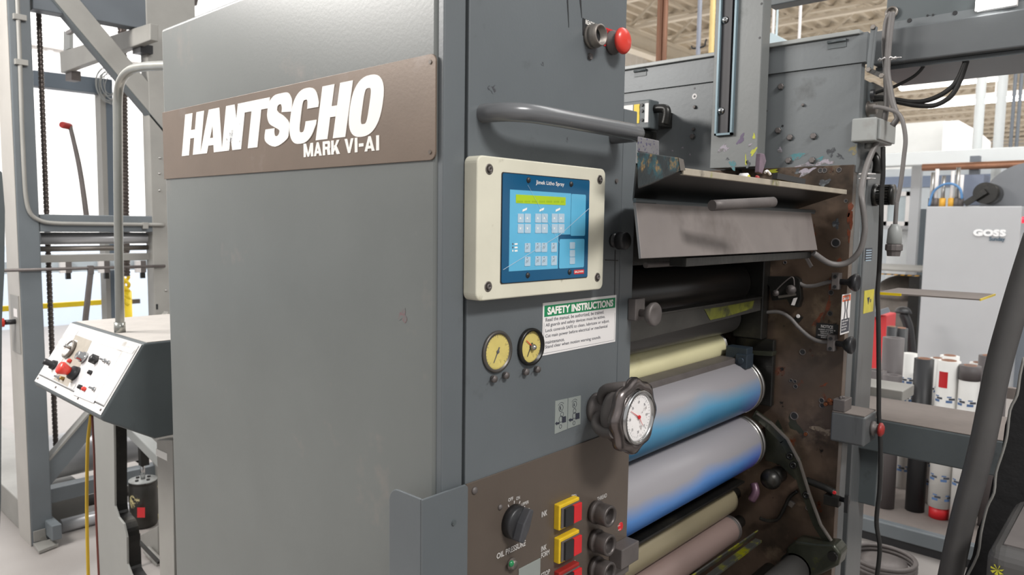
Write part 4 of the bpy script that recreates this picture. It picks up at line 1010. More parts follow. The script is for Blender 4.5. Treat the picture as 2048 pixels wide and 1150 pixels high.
# junction box, connectors, cables on the rear column
jy0 = P(1718, 260, 0, XF).y
jb = thing('junction_box', (XF+.03, YF+.08, P(1730, 290, 0, XF).z), 'grey junction box on the upper right edge of the far frame', 'electrical box')
zt_ = P(1718, 236, 1, YF+.0).z; zb_ = P(1718, 283, 1, YF+.0).z
xe = P(1752, 260, 1, YF).x
b = B(); b.box((XF-.012, YF, zb_), (xe, YF+.16, zt_)); make('enclosure', b, grey_lt, jb, .004)
b = B(); b.box((xe, YF+.01, zb_+.004), (xe+.008, YF+.155, zt_-.004)); make('lid', b, grey_lt, jb, .002)
b = B(); b.cyl((XF+.018, YF+.06, zb_-.014), (XF+.018, YF+.06, zb_), .011, 14); make('cable_gland', b, grey_lt, jb)
b = B(); c = P(1745, 217, 0, XF+.01); b.lathe([(.022, 0), (.022, .01), (.016, .012), (.016, .03), (.010, .032), (0, .032)], Vector((XF-.01, c.y, c.z)), XN, 20); solo('cable_fitting', b, steel_w, 'round steel cable fitting above the junction box', 'fitting')
b = B(); c = P(1744, 189, 0, XF); b.lathe([(.026, 0), (.026, .006), (.014, .008), (.014, .016), (0, .016)], Vector((XF-.01, c.y, c.z)), XN, 20); solo('cable_grommet', b, black, 'black rubber grommet where the thick black cables enter', 'grommet')
b = B(); c = P(1748, 390, 0, XF-.01)
b.lathe([(.033, 0), (.033, .010), (.027, .012), (.027, .045), (.030, .047), (.030, .055), (0, .055)], c, XN, 28)
for i in range(20):
    a = 2*math.pi*i/20; q = Vector((0, math.cos(a), math.sin(a))); b.bar(c+XN*.013+q*.028, c+XN*.044+q*.028, .004, .004, q)
solo('ribbed_connector', b, blackm, 'round ribbed black connector on the right side of the far frame', 'connector')
b = B(); c = P(1733, 312, 0, XF-.01); b.tube([c, c+XN*.02, c+XN*.03-ZU*.02, c+XN*.028-ZU*.05], .012, 12, 4); solo('pipe_elbow', b, blackm, 'black pipe elbow under the junction box', 'pipe')

# lower right arm and cam lever of the mechanism
ya_ = YF-.035
ar = thing('diagonal_linkage', P(1600, 960, 1, YF-.02), 'long oily link arm running diagonally down from the blue roller end to the cam', 'linkage')
pts = [P(x, y, 1, ya_) for x, y in ((1508, 828), (1536, 848), (1568, 880), (1592, 925), (1612, 990), (1634, 1050), (1655, 1082))]
b = B()
for i in range(len(pts)-1): b.bar(pts[i], pts[i+1]+(pts[i+1]-pts[i]).normalized()*.002, .026 if i < 4 else .020, .010, YN)
make('arm_bar', b, mat('oily_green_steel', S(62, 64, 54), .3, .4, .25, 14, .3, 50, stains=[(S(96, 98, 40), 9, .62, .7)]), ar, .001)
b = B()
for i in range(len(pts)-1):
    o_ = Vector((.012, -.005, .006)); b.bar(pts[i]+o_, pts[i+1]+o_, .004, .012, YN)
make('arm_edge', b, steel_w, ar)
for (x, y) in ((1580, 912), (1587, 930), (1613, 990)):
    b = B(); b.lathe([(.010, 0), (.010, .006), (.005, .007), (.005, .002), (0, .002)], P(x, y, 1, ya_-.005), YN, 16); make('pivot_bush', b, blackm, ar)
b = B(); b.prism([P(x, y, 1, YF-.012) for x, y in ((1530, 850), (1560, 860), (1600, 920), (1590, 960), (1560, 930), (1530, 920))], (0, .011, 0)); solo('link_cover_plate', b, M['oily_green_steel'], 'dark green oily plate behind the upper link arm', 'plate', .001)
b = B(); c = P(1620, 1115, 1, YF-.05)
q = [(1572, 1096), (1590, 1082), (1630, 1088), (1668, 1090), (1682, 1108), (1676, 1132), (1640, 1150), (1600, 1160), (1570, 1150)]
cm = thing('cam_bracket', c, 'lobed dark green cam bracket at the foot of the far frame', 'bracket')
b.prism([P(x, y, 1, YF-.07) for x, y in q], (0, .065, 0)); make('cam_casting', b, M['oily_green_steel'], cm, .008, seg=3)
b = B(); b.disc(P(1666, 1112, 1, YF-.071), YN, .014, .008, 20); make('cam_pin', b, blackm, cm)
b = B(); e = P(1590, 1138, 1, YF-.07); b.cyl(e, e+Vector((-.0, -.30, 0)), .040, 28); make('hub_cylinder', b, grey_roll, cm)
b = B(); b.lathe([(.045, -.02), (.045, 0)], e, YN, 28); make('hub_collar', b, blackm, cm)
b = B(); c = P(1542, 958, 1, YF-.06); b.dome(c, YN, .030, .03, 20); b.cyl(c, c+YP*.06, .024, 16); solo('roller_end_cap', b, blackm, 'wet black bearing cap at the end of the bright blue inked roller', 'bearing')
b = B(); c = P(1508, 968, 1, YF-.08); b.tube([c, c+Vector((.01, -.01, -.02)), c+Vector((0, -.015, -.045))], .012, 10, 4); solo('inked_bracket', b, mat('purple_ink_metal', S(96, 70, 84), .35, .2, .2, 30), 'small bracket stained with purple ink under the blue roller end', 'bracket')
seg_tube(1, YF-.015, [c8(855, 815), c8(900, 830), c8(960, 820), c8(1000, 750), c8(1030, 690), c8(1075, 655)], .005, 'oil_line', blackm, 'thin oily line curving over the lower brown plate', 'hose')
b = B(); b.prism(PL(1, YF-.01, [c8(1012, 735), c8(1030, 712), c8(1060, 730), c8(1042, 755)]), (0, .01, 0)); solo('oil_line_clip', b, steel_w, 'square clip holding the thin oil line', 'clip', .001)
for (x, y, lb) in ((1690, 990, 'black valve tap with a red dot at the lower right edge of the oily plate'),):
    t = thing('small_valve', P(x-20, y, 1, YF-.02), lb, 'valve')
    b = B(); c = P(1650, 975, 1, YF-.02); d = P(1664, 1000, 1, YF-.02)
    b.tube([P(1612, 960, 1, YF-.02), c, P(1668, 985, 1, YF-.02)], .010, 10, 4); b.box(d-Vector((.02, .012, .014)), d+Vector((.022, .012, .014))); make('valve_body', b, blackm, t, .002)
    b = B(); c = P(1678, 1000, 1, YF-.03); b.lathe([(.007, 0), (.007, .012), (.014, .014), (.014, .022), (0, .024)], c-YN*.01, XN, 14); b.bar(c+XN*.02+ZU*.02, c+XN*.02-ZU*.03, .008, .01, (1, 0, 0)); make('tap_handle', b, black, t)
    b = B(); b.disc(P(1669, 985, 1, YF-.034), YN, .005, .003, 12); make('red_dot', b, signr, t)
# small roller end hardware
b = B(); c = P(1480, 705, 1, 2.0); b.box(c+Vector((-.035, -.02, -.02)), c+Vector((.03, .02, .018))); b.box(c+Vector((.0, -.03, -.04)), c+Vector((.035, .015, .0))); b.disc(c+Vector((.018, -.03, -.018)), YN, .010, .006, 14)
solo('doctor_blade_bracket', b, mat('dark_blue_grey', S(52, 62, 72), .4, .3, .2, 20), 'small dark blue bracket at the right end of the cream roller', 'bracket', .002)
b = B(); b.prism([P(x, y, 1, YF-.04) for x, y in (c7(790, 915), c7(955, 920), c7(950, 945), c7(800, 935))], (0, .03, 0)); solo('greenish_stub_bar', b, M['oily_green_steel'], 'short greenish bar sticking out right of the dark blue bracket', 'bar', .001)
b = B(); b.prism([P(x, y, 1, YF-.03) for x, y in (c7(1130, 320), c7(1148, 318), c7(1195, 400), c7(1180, 412))], (0, .006, 0)); solo('angled_stay', b, dusty_metal, 'short angled flat stay hanging below the hood end', 'stay')

# near frame edge behind the panel
b = B(); b.box((-1.25, 1.262, .02), (-.856, 1.298, 1.70)); solo('near_side_frame', b, blackm, 'black near side frame standing just behind the cabinet', 'machine frame')
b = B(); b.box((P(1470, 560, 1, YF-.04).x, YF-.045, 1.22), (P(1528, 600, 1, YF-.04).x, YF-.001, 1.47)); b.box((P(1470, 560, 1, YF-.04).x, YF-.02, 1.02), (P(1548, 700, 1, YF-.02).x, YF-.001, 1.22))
solo('dark_shade_block', b, blackm, 'black oily blocks added for the shade behind the right ends of the rollers', 'bearing', .004)  # boxes added where shade and black oil darken the plate

# ================================================================== OVERHEAD BEAM AND CABLES
yb = YF+.10
bm_ = thing('overhead_beam', (.6, yb, 1.97), 'heavy dark grey beam running off to the right above the far frame', 'beam')
zA = P(1787, 57, 1, yb).z; zB_ = P(1775, 127, 1, yb).z
x0b = P(1764, 100, 1, yb).x
b = B(); b.box((XF+.004, yb, zB_), (3.2, yb+.16, zA)); make('box_beam', b, mat('beam_paint', S(94, 97, 99), .4, 0, .08, 4, .1, 80), bm_, .004)
b = B(); b.box((XF+.004, yb+.03, zB_-.012), (3.2, yb+.30, zB_-.001)); make('underside_plate', b, grey, bm_)
b = B(); b.box((P(1771, 30, 1, yb+.03).x, yb+.035, zA+.001), (3.2, yb+.16, 2.6)); upb = make('upper_box', b, grey_dk, bm_, .003)
b = B(); b.box((P(1780, 57, 1, yb+.03).x, yb+.031, zA+.001), (3.2, yb+.0345, zA+.026)); make('seam_strip', b, back_pl, bm_)
for x, y in ((1910, 26), (1855, 31), (1866, 30), (1819, 41)):
    b = B(); b.disc(P(x, y, 1, yb+.031), YN, .006 if x in (1910, 1819) else .003, .0015, 14); make('hole_plug', b, black, bm_)
b = B(); c = P(1784, 26, 1, yb+.033); b.lathe([(.013, 0), (.017, .004), (.017, .008), (.012, .009), (.0115, .003), (0, .003)], c, YN, 24); make('cable_grommet', b, steel_w, bm_)
cg = c
b = B(); b.box((XF-.3, yb+.2, zB_-.002), (XF-.0005, yb+.26, zB_+.10)); 
# strut by the beam end
st = thing('hinged_strut', P(1742, 100, 1, YF-.01), 'short vertical hinged strut with bolts where the cover meets the beam', 'strut')
p0 = P(1747, 55, 1, YF-.012); p1 = P(1738, 140, 1, YF-.012); p2 = P(1764, 152, 1, YF-.03)
b = B(); b.bar(p0, p1, .012, .006, YN); b.bar(p0+Vector((.008, 0, 0)), p1+Vector((.008, 0, 0)), .002, .012, YN); make('upright', b, back_pl, st)
b = B(); b.bar(p1, p2, .012, .006, YN); make('lower_arm', b, blackm, st)
for p in (p0, p1, p2):
    b = B(); b.bolt(p, YN, .007, .008); make('strut_bolt', b, steel_w, st)

YK = YF+.065     # plane in which the loose cables hang, in front of the beam
def cable(pts, r, m, label, name='cable', ax=1, val=None, jit=0, fit=None, split=None):
    v = PL(ax, YK if val is None else val, pts)
    if fit: v = [Vector(f) if f else q for f, q in zip(fit, v)]
    b = B(); b.tube(v, r, 10, 6)
    return v, solo(name, b, m, label, 'cable')
A1 = [r1(238, 72), r1(215, 110), r1(203, 180), r1(200, 280), r1(205, 360), r1(210, 480), r1(212, 560), r1(205, 650), r1(180, 760), r1(120, 890), r1(88, 980), r1(68, 1080), (1724, 400), (1729, 440), (1729, 466), (1719, 502), (1693, 526), (1660, 527), (1627, 506)]
v = PL(1, YK, A1)
for i in range(8, len(v)): 
    t = min(1, (i-8)/4); v[i] = P(*A1[i], 1, YK*(1-t)+(YF-.05)*t)
v[-1] = P(1627, 506, 1, 1.99); v[-2] = P(*A1[-2], 1, YF-.07)
b = B(); b.tube(v, .0078, 10, 6); solo('long_loop_cable', b, tube_grey, 'long pale grey cable looping from the beam grommet down to the hood end', 'cable')
vB, _ = cable([r1(244, 72), r1(238, 120), r1(226, 220), r1(216, 345), r1(200+15, 420), r1(228, 500), r1(245, 590), r1(272, 670), r1(268, 690), r1(243, 722)], .0078, tube_grey, 'second grey cable from the beam grommet ending at the junction box', 'short_loop_cable', val=YK-.018)
b = B()
for (x, y) in ((1775, 118),):
    c = P(x, y, 1, YK-.009); q = [(.022*math.cos(R_(a)), .014*math.sin(R_(a))) for a in range(0, 360, 20)]
    b.tube([c+Vector((p[0], p[1], .002*math.sin(3*i))) for i, p in enumerate(q)], .002, 8, 1, True)
    b.bar(c+Vector((.020, -.004, 0)), c+Vector((.036, -.01, -.002)), .004, .002)
solo('cable_tie', b, signw, 'white cable tie round the two grey cables below the beam', 'cable tie')
for dy, lb in ((0, 'upper of two white cable ties beside the ribbed connector'), (9, 'lower of two white cable ties beside the ribbed connector')):
    b = B(); c = P(1731, 348+dy, 1, YF+.02); q = [(.016*math.cos(R_(a)), .014*math.sin(R_(a))) for a in range(0, 360, 20)]
    b.tube([c+Vector((p[0], p[1], 0)) for p in q], .002, 8, 1, True); b.bar(c+Vector((.014, -.006, 0)), c+Vector((.028, -.012, -.001)), .004, .002)
    solo('cable_tie', b, signw, lb, 'cable tie')
vC, _ = cable([r1(135, 615), r1(170, 616), r1(220, 628), r1(275, 650), r1(303, 700), r1(319, 800), r1(310, 900), r1(292, 1050), r1(272, 1150), r2(268, 80), r2(260, 200)], .0055, tube_grey, 'thin grey cable hanging free with a plug on its end', 'plug_cable', val=YK-.03)
t = thing('hanging_plug', vC[-1], 'grey cable plug hanging free right of the far frame', 'plug')
b = B(); e = vC[-1]; b.lathe([(.010, -.002), (.012, .004), (.017, .012), (.019, .05), (.016, .052)], e, (0, 0, -1), 20); make('plug_body', b, grey_lt, t)
b = B(); b.lathe([(.021, .052), (.022, .056), (.022, .068), (.018, .070), (.016, .084), (0, .084)], e, (0, 0, -1), 12, False); make('locking_ring', b, dusty_metal, t)
vD, _ = cable([r1(190, 845), r1(190, 1000), r2(183, 0), r2(178, 200), r2(168, 450), r2(158, 600), r2(163, 750), r2(166, 1140), (1757.7, 829), (1761, 890), (1759.5, 972), (1753, 1043), (1759.5, 1097), (1753, 1160)], .006, rubber, 'long thin black cable hanging straight down from the junction box', 'drop_cable', val=YF+.06)
for pts, r, lb in (([r1(130, 545), r1(165, 528), r1(250, 500), r1(350, 450), r1(400, 410), r1(430, 370)], .0045, 'thin black cable rising from the grommet to the beam, uppermost of three'),
                   ([r1(120, 562), r1(180, 560), r1(250, 570), r1(350, 585), r1(440, 578), r1(540, 535), r1(610, 470), r1(650, 390), r1(668, 340)], .0065, 'black cable sagging from the grommet to the beam, the middle one'),
                   ([r1(120, 575), r1(200, 570), r1(300, 592), r1(400, 608), r1(500, 602), r1(580, 552), r1(630, 470), r1(662, 380), r1(674, 340)], .0065, 'black cable sagging lowest of the three below the beam')):
    cable(pts, r, rubber, lb, 'black_cable', val=yb+.20 if False else yb+.045)

# thin blade sticking out to the right
zb = 1.355
q = [P(1728, 578, 2, zb), P(1735, 583, 2, zb), P(1963, 597, 2, zb), P(1992, 588, 2, zb), P(1945, 588, 2, zb)]
y0b, y1b = P(1735, 583, 2, zb).y, P(1992, 588, 2, zb).y; xe = P(1963, 597, 2, zb).x
b = B(); b.box((XF-.01, y0b+.0, zb-.004), (xe, y1b, zb)); bl = thing('guard_blade', (XF, y0b, zb), 'thin flat dusty blade sticking out to the right from the rear column', 'guard')
make('flat_blade', b, dustgrey, bl)
b = B(); b.box((XF-.0085, y0b-.003, zb-.007), (XF+.06, y0b-.0003, zb+.001)); make('yellow_edge', b, yellow_p, bl)
b = B(); b.box((xe+.0003, y0b, zb-.005), (xe+.003, y1b, zb+.001)); make('yellow_end', b, yellow_p, bl)

# ================================================================== LOWER BEAM
yl_ = 2.32
z1 = P(1759, 838, 1, yl_).z; z0 = P(1761, 906, 1, yl_).z; yk = P(1749, 792, 2, z1).y
b = B(); b.box((-.78, yl_, z0), (2.6, yk, z1-.003)); lb_ = make('tie_beam', b, grey_dk, None, .004, 'broad dark grey cross beam with a dusty top, in front of the stored tubes', 'beam')
b = B(); b.box((-.78, yl_+.004, z1-.002), (2.6, yk-.004, z1)); make('dusty_top', b, dustgrey, lb_)
b = B(); vb = [P(1708, 905, 1, yl_+.05), P(1754, 1010, 1, yl_+.05)]; b.box((vb[0].x, yl_+.03, vb[1].z), (vb[1].x, yl_+.10, z0)); make('hanging_plate', b, grey_dk, lb_, .003)
b = B(); b.box((-1.02, yl_+.12, 0), (-.79, yk, z1+.03)); solo('support_pillar', b, grey_dk, 'dark square pillar behind the red button box, carrying the cross beam', 'pillar', .004)
b = B(); b.box((-.80, yk+.01, z1-.01), (-.62, yk+.16, z1+.028)); solo('beam_ledge', b, steel_dust, 'small pale ledge where the cross beam meets the column', 'ledge', .003)

# ================================================================== NEIGHBOURING UNIT, LOWER RIGHT
yd = 1.6
pp = [(2075, 470), (2046, 560), (2022, 640), (1995, 740), (1962, 900), (1925, 1040), (1899, 1160)]
b = B(); b.tube(PL(1, yd, pp), .0215, 20, 5)
solo('slanting_rail', b, mat('dusty_neutral_paint', S(84, 82, 81), .5, 0, .12, 10, .1, 80), 'thick round grey rail slanting across the lower right corner', 'rail')
b = B()
pl = [(2075, 640), (2040, 745), (2030, 790), (2010, 850), (2003, 905), (1985, 960), (1975, 1010), (1955, 1060), (1945, 1110), (1925, 1160), (2300, 1160), (2300, 640)]
b.prism(PL(1, yd+.06, pl), (0, .04, 0)); fm = solo('black_foam_guard', b, foam, 'black rough foam covered guard behind the slanting rail', 'guard')
b = B(); e = [(2048, 715), (2040, 750), (2034, 790), (2020, 820), (2014, 870), (2005, 905), (1992, 945), (1988, 985), (1974, 1015), (1962, 1065), (1955, 1110), (1930, 1160)]
b.tube(PL(1, yd+.058, e), .0025, 8, 3); make('peeling_edge', b, steel_dust, fm)
q0 = P(1966, 1150, 1, 1.32); q1 = P(1972, 1092, 1, 1.32); 
zt_ = P(2000, 1050, 1, 1.45).z
mb = thing('machine_housing', (q1.x+.3, 1.45, .6), 'rounded dusty grey machine housing in the bottom right corner', 'machine')
b = B(); b.box((q1.x, 1.32, .2), (1.2, 1.62, q1.z)); make('casting', b, M['dusty_neutral_paint'], mb, .025, seg=5)
b = B(); b.box((q1.x+.02, 1.345, q1.z), (1.18, 1.60, q1.z+.002)); make('dust_layer', b, mat('dark_dust', S(104, 98, 96), .8, 0, .1, 20), mb)
b = B(); c = P(1995, 1140, 1, 1.319)
for i in range(7):
    a = i*.9; b.prism([c, c+Vector((.008*math.cos(a)-.002, 0, .008*math.sin(a))), c+Vector((.009*math.cos(a+.4), 0, .009*math.sin(a+.4)))], (0, -.0004, 0))
make('yellow_paint_splat', b, mat('splat_yellow', S(196, 190, 50), .5), mb)

# ================================================================== TUBE RACK
yr = 3.86
rk = thing('tube_rack_base', (-.4, yr+.3, 0), 'low grey platform with a blue grey front rail, carrying the wrapped tubes', 'rack')
p0 = P(1722, 1036, 2, .09); 
yfr = P(1800, 1060, 2, .10).y
b = B(); b.box((-2.2, yfr, .045), (1.4, yfr+.05, .115)); make('front_rail', b, steel_frame, rk, .006)
b = B(); b.box((-2.2, yfr+.05, .05), (1.4, yfr+.95, .10)); make('platform', b, dustgrey, rk)
b = B(); b.box((-2.2, yfr+.02, 0), (1.4, yfr+.9, .045)); make('dark_base', b, black, rk)
b = B(); b.box((-2.2, yfr+.90, .64), (1.4, yfr+.94, .70)); make('back_rail', b, dustgrey, rk)
tubes = [  # px of axis, px of top, radius, depth offset, material, cap, wrapped, label
 (1716, 715, .030, .62, 'tubeblk', 'cardb', 0, 'black tube at the back, closest to the press column'),
 (1784, 672, .053, .42, 'tubegrey', None, 0, 'wide tall grey tube nearest the press column'),
 (1781, 650, .028, .74, 'tubeblk', 'cardb', 0, 'dark tube with a brown core behind the wide grey tube, left one'),
 (1800, 653, .034, .80, 'tubeblk', 'cardb', 0, 'dark tube with a brown core behind the wide grey tube, right one'),
 (1808, 702, .036, .60, 'paper', None, 1, 'white wrapped tube between the wide grey tube and the black tube'),
 (1845, 714, .045, .28, 'tubeblk', 'cardb', 0, 'shiny black tube left of the tubes with blue prints'),
 (1863, 712, .034, .46, 'paper', 'cardb', 1, 'slim white wrapped tube right behind the shiny black tube'),
 (1886, 717, .052, .26, 'paper', 'cardb', 2, 'white tube with a red sticker and a red foot, blue prints all over'),
 (1896, 708, .046, .62, 'paper', 'cardb', 0, 'beige topped tube behind the one with the red sticker'),
 (1929, 727, .045, .24, 'paper', 'tubegrey', 3, 'white wrapped tube with a grey upper end'),
 (1945, 721, .040, .52, 'paper', 'cardb', 1, 'white wrapped tube behind the grey ended one'),
 (1974, 708, .045, .46, 'tubegrey', 'cardb', 0, 'grey tube with brown core just left of the slanting rail'),
 (1993, 732, .040, .30, 'tubegrey', 'cardb', 0, 'short grey tube half hidden by the slanting rail'),
 (1996, 700, .030, .80, 'tubeblk', 'cardb', 0, 'thin dark tube top behind the slanting rail'),
]
for (tx, ty, r, dy, m, cap, wr, lb) in tubes:
    yy = yfr+.05+dy; top = P(tx, ty+3, 1, yy); cx = P(tx, 900 if wr else ty+60, 1, yy).x
    t = thing('storage_tube', (cx, yy, .10), lb, 'tube', 'tubes standing on the rack')
    z0_ = .101; b = B()
    b.lathe([(r, z0_ if wr != 2 else .16), (r, top.z), (r*.62, top.z), (r*.6, top.z-.06), (0, top.z-.06)], (cx, yy, 0), ZU, 32); make('tube_wall', b, M[m] if m in M else globals()[m], t)
    if cap:
        b = B(); b.lathe([(r*.62, top.z-.05), (r*.62, top.z+.004), (r*.5, top.z+.004), (r*.48, top.z-.05)], (cx, yy, 0), ZU, 28); make('cardboard_core', b, cardb, t)
    if wr == 2:
        b = B(); b.lathe([(r*.86, .101), (r*.86, .16)], (cx, yy, 0), ZU, 28); make('red_foot', b, signr, t)
        for px_, a0 in ((-.5, 0),):
            b = B(); a1, a2 = R_(235), R_(280)
            vs = [(cx+(r+.001)*math.cos(a1+(a2-a1)*i/6), yy+(r+.001)*math.sin(a1+(a2-a1)*i/6), z) for z in (top.z-.13, top.z-.05) for i in range(7)]
            b.add(vs, [(i, i+1, i+8, i+7) for i in range(6)]); make('red_sticker', b, signr, t)
    if wr:
        b = B(); n_ = 0
        for row in range(int((top.z-.2)/.10)):
            for a in ((238, 300) if row % 2 else (262, 325)):
                z_ = .2+row*.10; w2 = .5
                if wr == 2 and z_ > top.z-.16: continue
                for k, (dz, hh, s0, s1) in enumerate(((0, .012, -1, .4), (.014, .010, -.4, 1), (.026, .006, -.8, .2))):
                    a1, a2 = R_(a)+s0*.02/r, R_(a)+s1*.02/r
                    vs = [(cx+(r+.0008)*math.cos(a1+(a2-a1)*i/4), yy+(r+.0008)*math.sin(a1+(a2-a1)*i/4), z_+dz+z) for z in (0, hh) for i in range(5)]
                    b.mi = k % 2; b.add(vs, [(i, i+1, i+6, i+5) for i in range(4)])
        make('blue_print', b, [blue_pr, mat('dark_print_%d' % tx, S(70, 74, 84), .5)], t)
    if wr == 3:
        b = B(); b.lathe([(r+.0015, top.z-.07), (r+.0015, top.z+.001)], (cx, yy, 0), ZU, 32); make('grey_end_band', b, tubegrey, t)
for (tx, r, dy, m, lb) in ((1738, .050, .30, 'tubegrey', 'dusty grey tube standing right beside the pillar behind the hanging cable'), (1770, .045, .22, 'tubegrey', 'dark grey tube seen under the cross beam left of the shiny black tube'),):
    yy = yfr+.05+dy; cx = P(tx, 1000, 1, yy).x
    b = B(); b.lathe([(r, .101), (r, .80), (r*.6, .80), (r*.6, .75), (0, .75)], (cx, yy, 0), ZU, 28); solo('storage_tube', b, globals()[m], lb, 'tube', group='tubes standing on the rack')
b = B(); c = P(1765, 1135, 2, .03)
for k in range(3): b.tube([c+Vector((.13*math.cos(R_(a)), .13*math.sin(R_(a)), .012+k*.018)) for a in range(0, 360, 20)], .010, 8, 2, True)
b.lathe([(.115, -.03), (.10, .03), (.05, .05), (0, .05)], c, ZU, 24)
solo('coiled_cable', b, dusty_metal, 'dusty coil of cable on the floor under the hanging black cable', 'cable coil')

# ================================================================== LEFT: FOLDER FRAME
def onpl(x, y, p0, n):
    d = ray(x, y); return CAM + d*((p0-CAM).dot(n)/d.dot(n))
XA = -3.874
fr_ = thing('folder_frame', (XA, 1.3, 0), 'tall grey steel frame with crossbars and rollers, left of the control desk', 'machine frame')
b = B(); b.box((-4.07, .94, 0), (XA, 1.030, 4.2)); pa_ = make('front_post', b, steel_frame, fr_, .006)
b = B(); b.box((-4.068, .938, 0), (XA-.002, .9405, 4.2)); make('post_front_face', b, mat('lit_pale_face', S(176, 172, 166), .45, 0, .06, 5), fr_)  # front face painted paler, the light on it put into the colour
b = B(); b.box((-3.96, P(306, 500, 0, XA).y, 0), (XA, 1.78, 4.2)); make('rear_post', b, steel_dust, fr_, .004)
for (x, y) in ((320, 316), (319, 347), (319, 381), (332, 581), (300, 230)):
    if x > 305: b = B(); b.dome(P(x, y, 0, XA), XN, .007, .005, 12); make('post_bolt', b, steel, fr_)
b = B(); b.box((XA, P(312, 615, 0, XA).y, P(312, 619, 0, XA).z), (XA+.001, P(316, 615, 0, XA).y, P(316, 608, 0, XA).z)); make('slot', b, black, fr_)
# base beam to the left
zt_ = P(40, 1003, 1, .955).z
b = B(); b.box((-8, .955, 0), (-4.075, 1.25, zt_)); make('base_beam', b, steel_dust, fr_, .004)
# horizontal beam
za, zb_ = P(200, 464, 0, XA).z, P(200, 430.5, 0, XA).z
b = B(); b.box((XA-.09, 1.031, za), (XA-.002, 3.0, zb_)); make('middle_beam', b, steel_frame, fr_, .003)
b = B(); b.prism(PL(0, XA-.004, [(66, -40), (330, -40), (310, 62), (66, 17)]), (-.08, 0, 0)); make('top_beam', b, mat('top_beam_paint', S(92, 98, 104), .45, 0, .1, 4), fr_, .003)
b = B(); b.prism(PL(0, XA-.001, [(84, -28), (137, -28), (330, 204), (330, 262)]), (-.03, 0, 0)); dg_ = make('diagonal_brace', b, steel_dust, fr_, .003)
b = B(); b.prism(PL(0, XA, [(84, -28), (330, 262), (330, 268), (80, -28)]), (-.06, 0, 0)); make('brace_lower_flange', b, grey_dk, fr_)
b = B(); b.prism(PL(0, XA-.012, [(98, 923), (178, 831), (240, 800), (240, 850), (186, 868), (101, 971)]), (-.05, 0, 0)); make('lower_brace', b, steel_frame, fr_, .002)
b = B(); b.prism(PL(0, XA-.008, [(98, 924), (98, 918), (178, 826), (240, 795), (240, 800), (178, 832)]), (-.06, 0, 0)); make('lower_brace_edge', b, steel_dust, fr_)
def hcyl(nm, x0, y0, x1, y1, r, m, xv, ye=None):
    p = P(x0, y0, 0, xv); q = P(x1, y1, 0, xv); zz = (p.z+q.z)/2 if abs(p.z-q.z) < .05 else None
    b = B(); b.cyl(p, Vector((xv, ye or q.y, p.z)), r, 28); return make(nm, b, m, fr_)
hcyl('web_roller', 79, 477, 330, 477, .029, chrome_r := mat('satin_roller', S(186, 186, 188), .35, .35, .04), -3.96, 1.9)
hcyl('guide_rod', 79, 498, 312, 498, .013, steel_w, -3.94, 1.53)
b = B(); b.box((-4.0, 1.0, P(200, 522, 0, -3.95).z), (-3.93, 1.9, P(200, 508, 0, -3.95).z)); make('flat_rail', b, steel_dust, fr_, .002)
b = B(); b.cyl(P(8, 541, 0, -3.86), P(330, 532, 0, -3.86), .0075, 12); make('thin_rod', b, dusty_metal, fr_)
b = B(); p = P(181, 536, 0, -3.86); b.box(p-Vector((.01, .012, .03)), p+Vector((.012, .012, .012))); b.bar(p-ZU*.02, P(169, 655, 0, -3.86), .022, .022, XN); make('rod_lever', b, dusty_metal, fr_, .002)
hcyl('low_roller', 122, 1053, 192, 1031, .034, M['satin_roller'], -3.95, 1.6)
hcyl('low_roller', 100, 1020, 192, 1000, .030, grey_roll, -4.15, 1.6)
p = P(150, 905, 0, -4.3); b = B(); b.cyl(Vector((-4.3, 1.05, p.z)), Vector((-4.3, 2.2, p.z)), .115, 32); make('large_roller', b, M['satin_roller'], fr_)
p = P(105, 975, 0, -3.95); q = P(105, 1004, 0, -3.95)
b = B(); b.box((-4.0, 1.03, q.z), (-3.93, 1.9, p.z)); make('lower_rail', b, steel_frame, fr_, .003)
b = B(); b.box((-4.0, P(90, 1040, 0, XA).y, P(100, 1068, 0, XA).z), (XA+.10, P(110, 1040, 0, XA).y, P(100, 1038, 0, XA).z)); make('roller_bearing_box', b, steel_frame, fr_, .005)
# anchor plate
an = thing('anchor_plate', P(92, 1090, 2, 0), 'small steel anchor plate with a bolt at the foot of the frame post', 'plate')
b = B(); b.prism(PL(2, .018, [(66, 1086), (108, 1076), (117, 1087), (78, 1102)]), (0, 0, -.014)); make('flat_foot', b, steel_dust, an, .001)
b = B(); b.bolt(P(84, 1078, 2, .022), ZU, .016, .02); b.disc(P(84, 1078, 2, .018), ZU, .024, .004, 16); make('anchor_bolt', b, steel, an)
b = B(); b.prism(PL(0, XA+.003, [(66, 1063), (90, 1056), (92, 1078), (67, 1084)]), (.006, 0, 0)); make('bracket_leg', b, steel_dust, an, .001)
# conduit
v = PL(0, XA+.012, [(34, -20), (40, 125), (44, 250), (48, 340), (52, 395), (60, 425), (78, 440), (105, 446), (160, 447.5), (240, 448.5), (330, 449.5)])
b = B(); b.tube(v, .009, 12, 5); solo('bent_conduit', b, steel_dust, 'thin pale conduit running down the frame post and bending along the beam', 'conduit')
b = B()
for (x, y) in ((42, 35), (45, 125)): c = P(x, y, 0, XA+.012); b.box(c-Vector((.011, .03, .012)), c+Vector((.011, .02, .012)))
c = P(290, 449.5, 0, XA+.012); b.box(c-Vector((.012, .012, .02)), c+Vector((.012, .012, .012)))
solo('conduit_clip', b, steel_dust, 'small pipe clips holding the pale bent conduit', 'clip', .001)
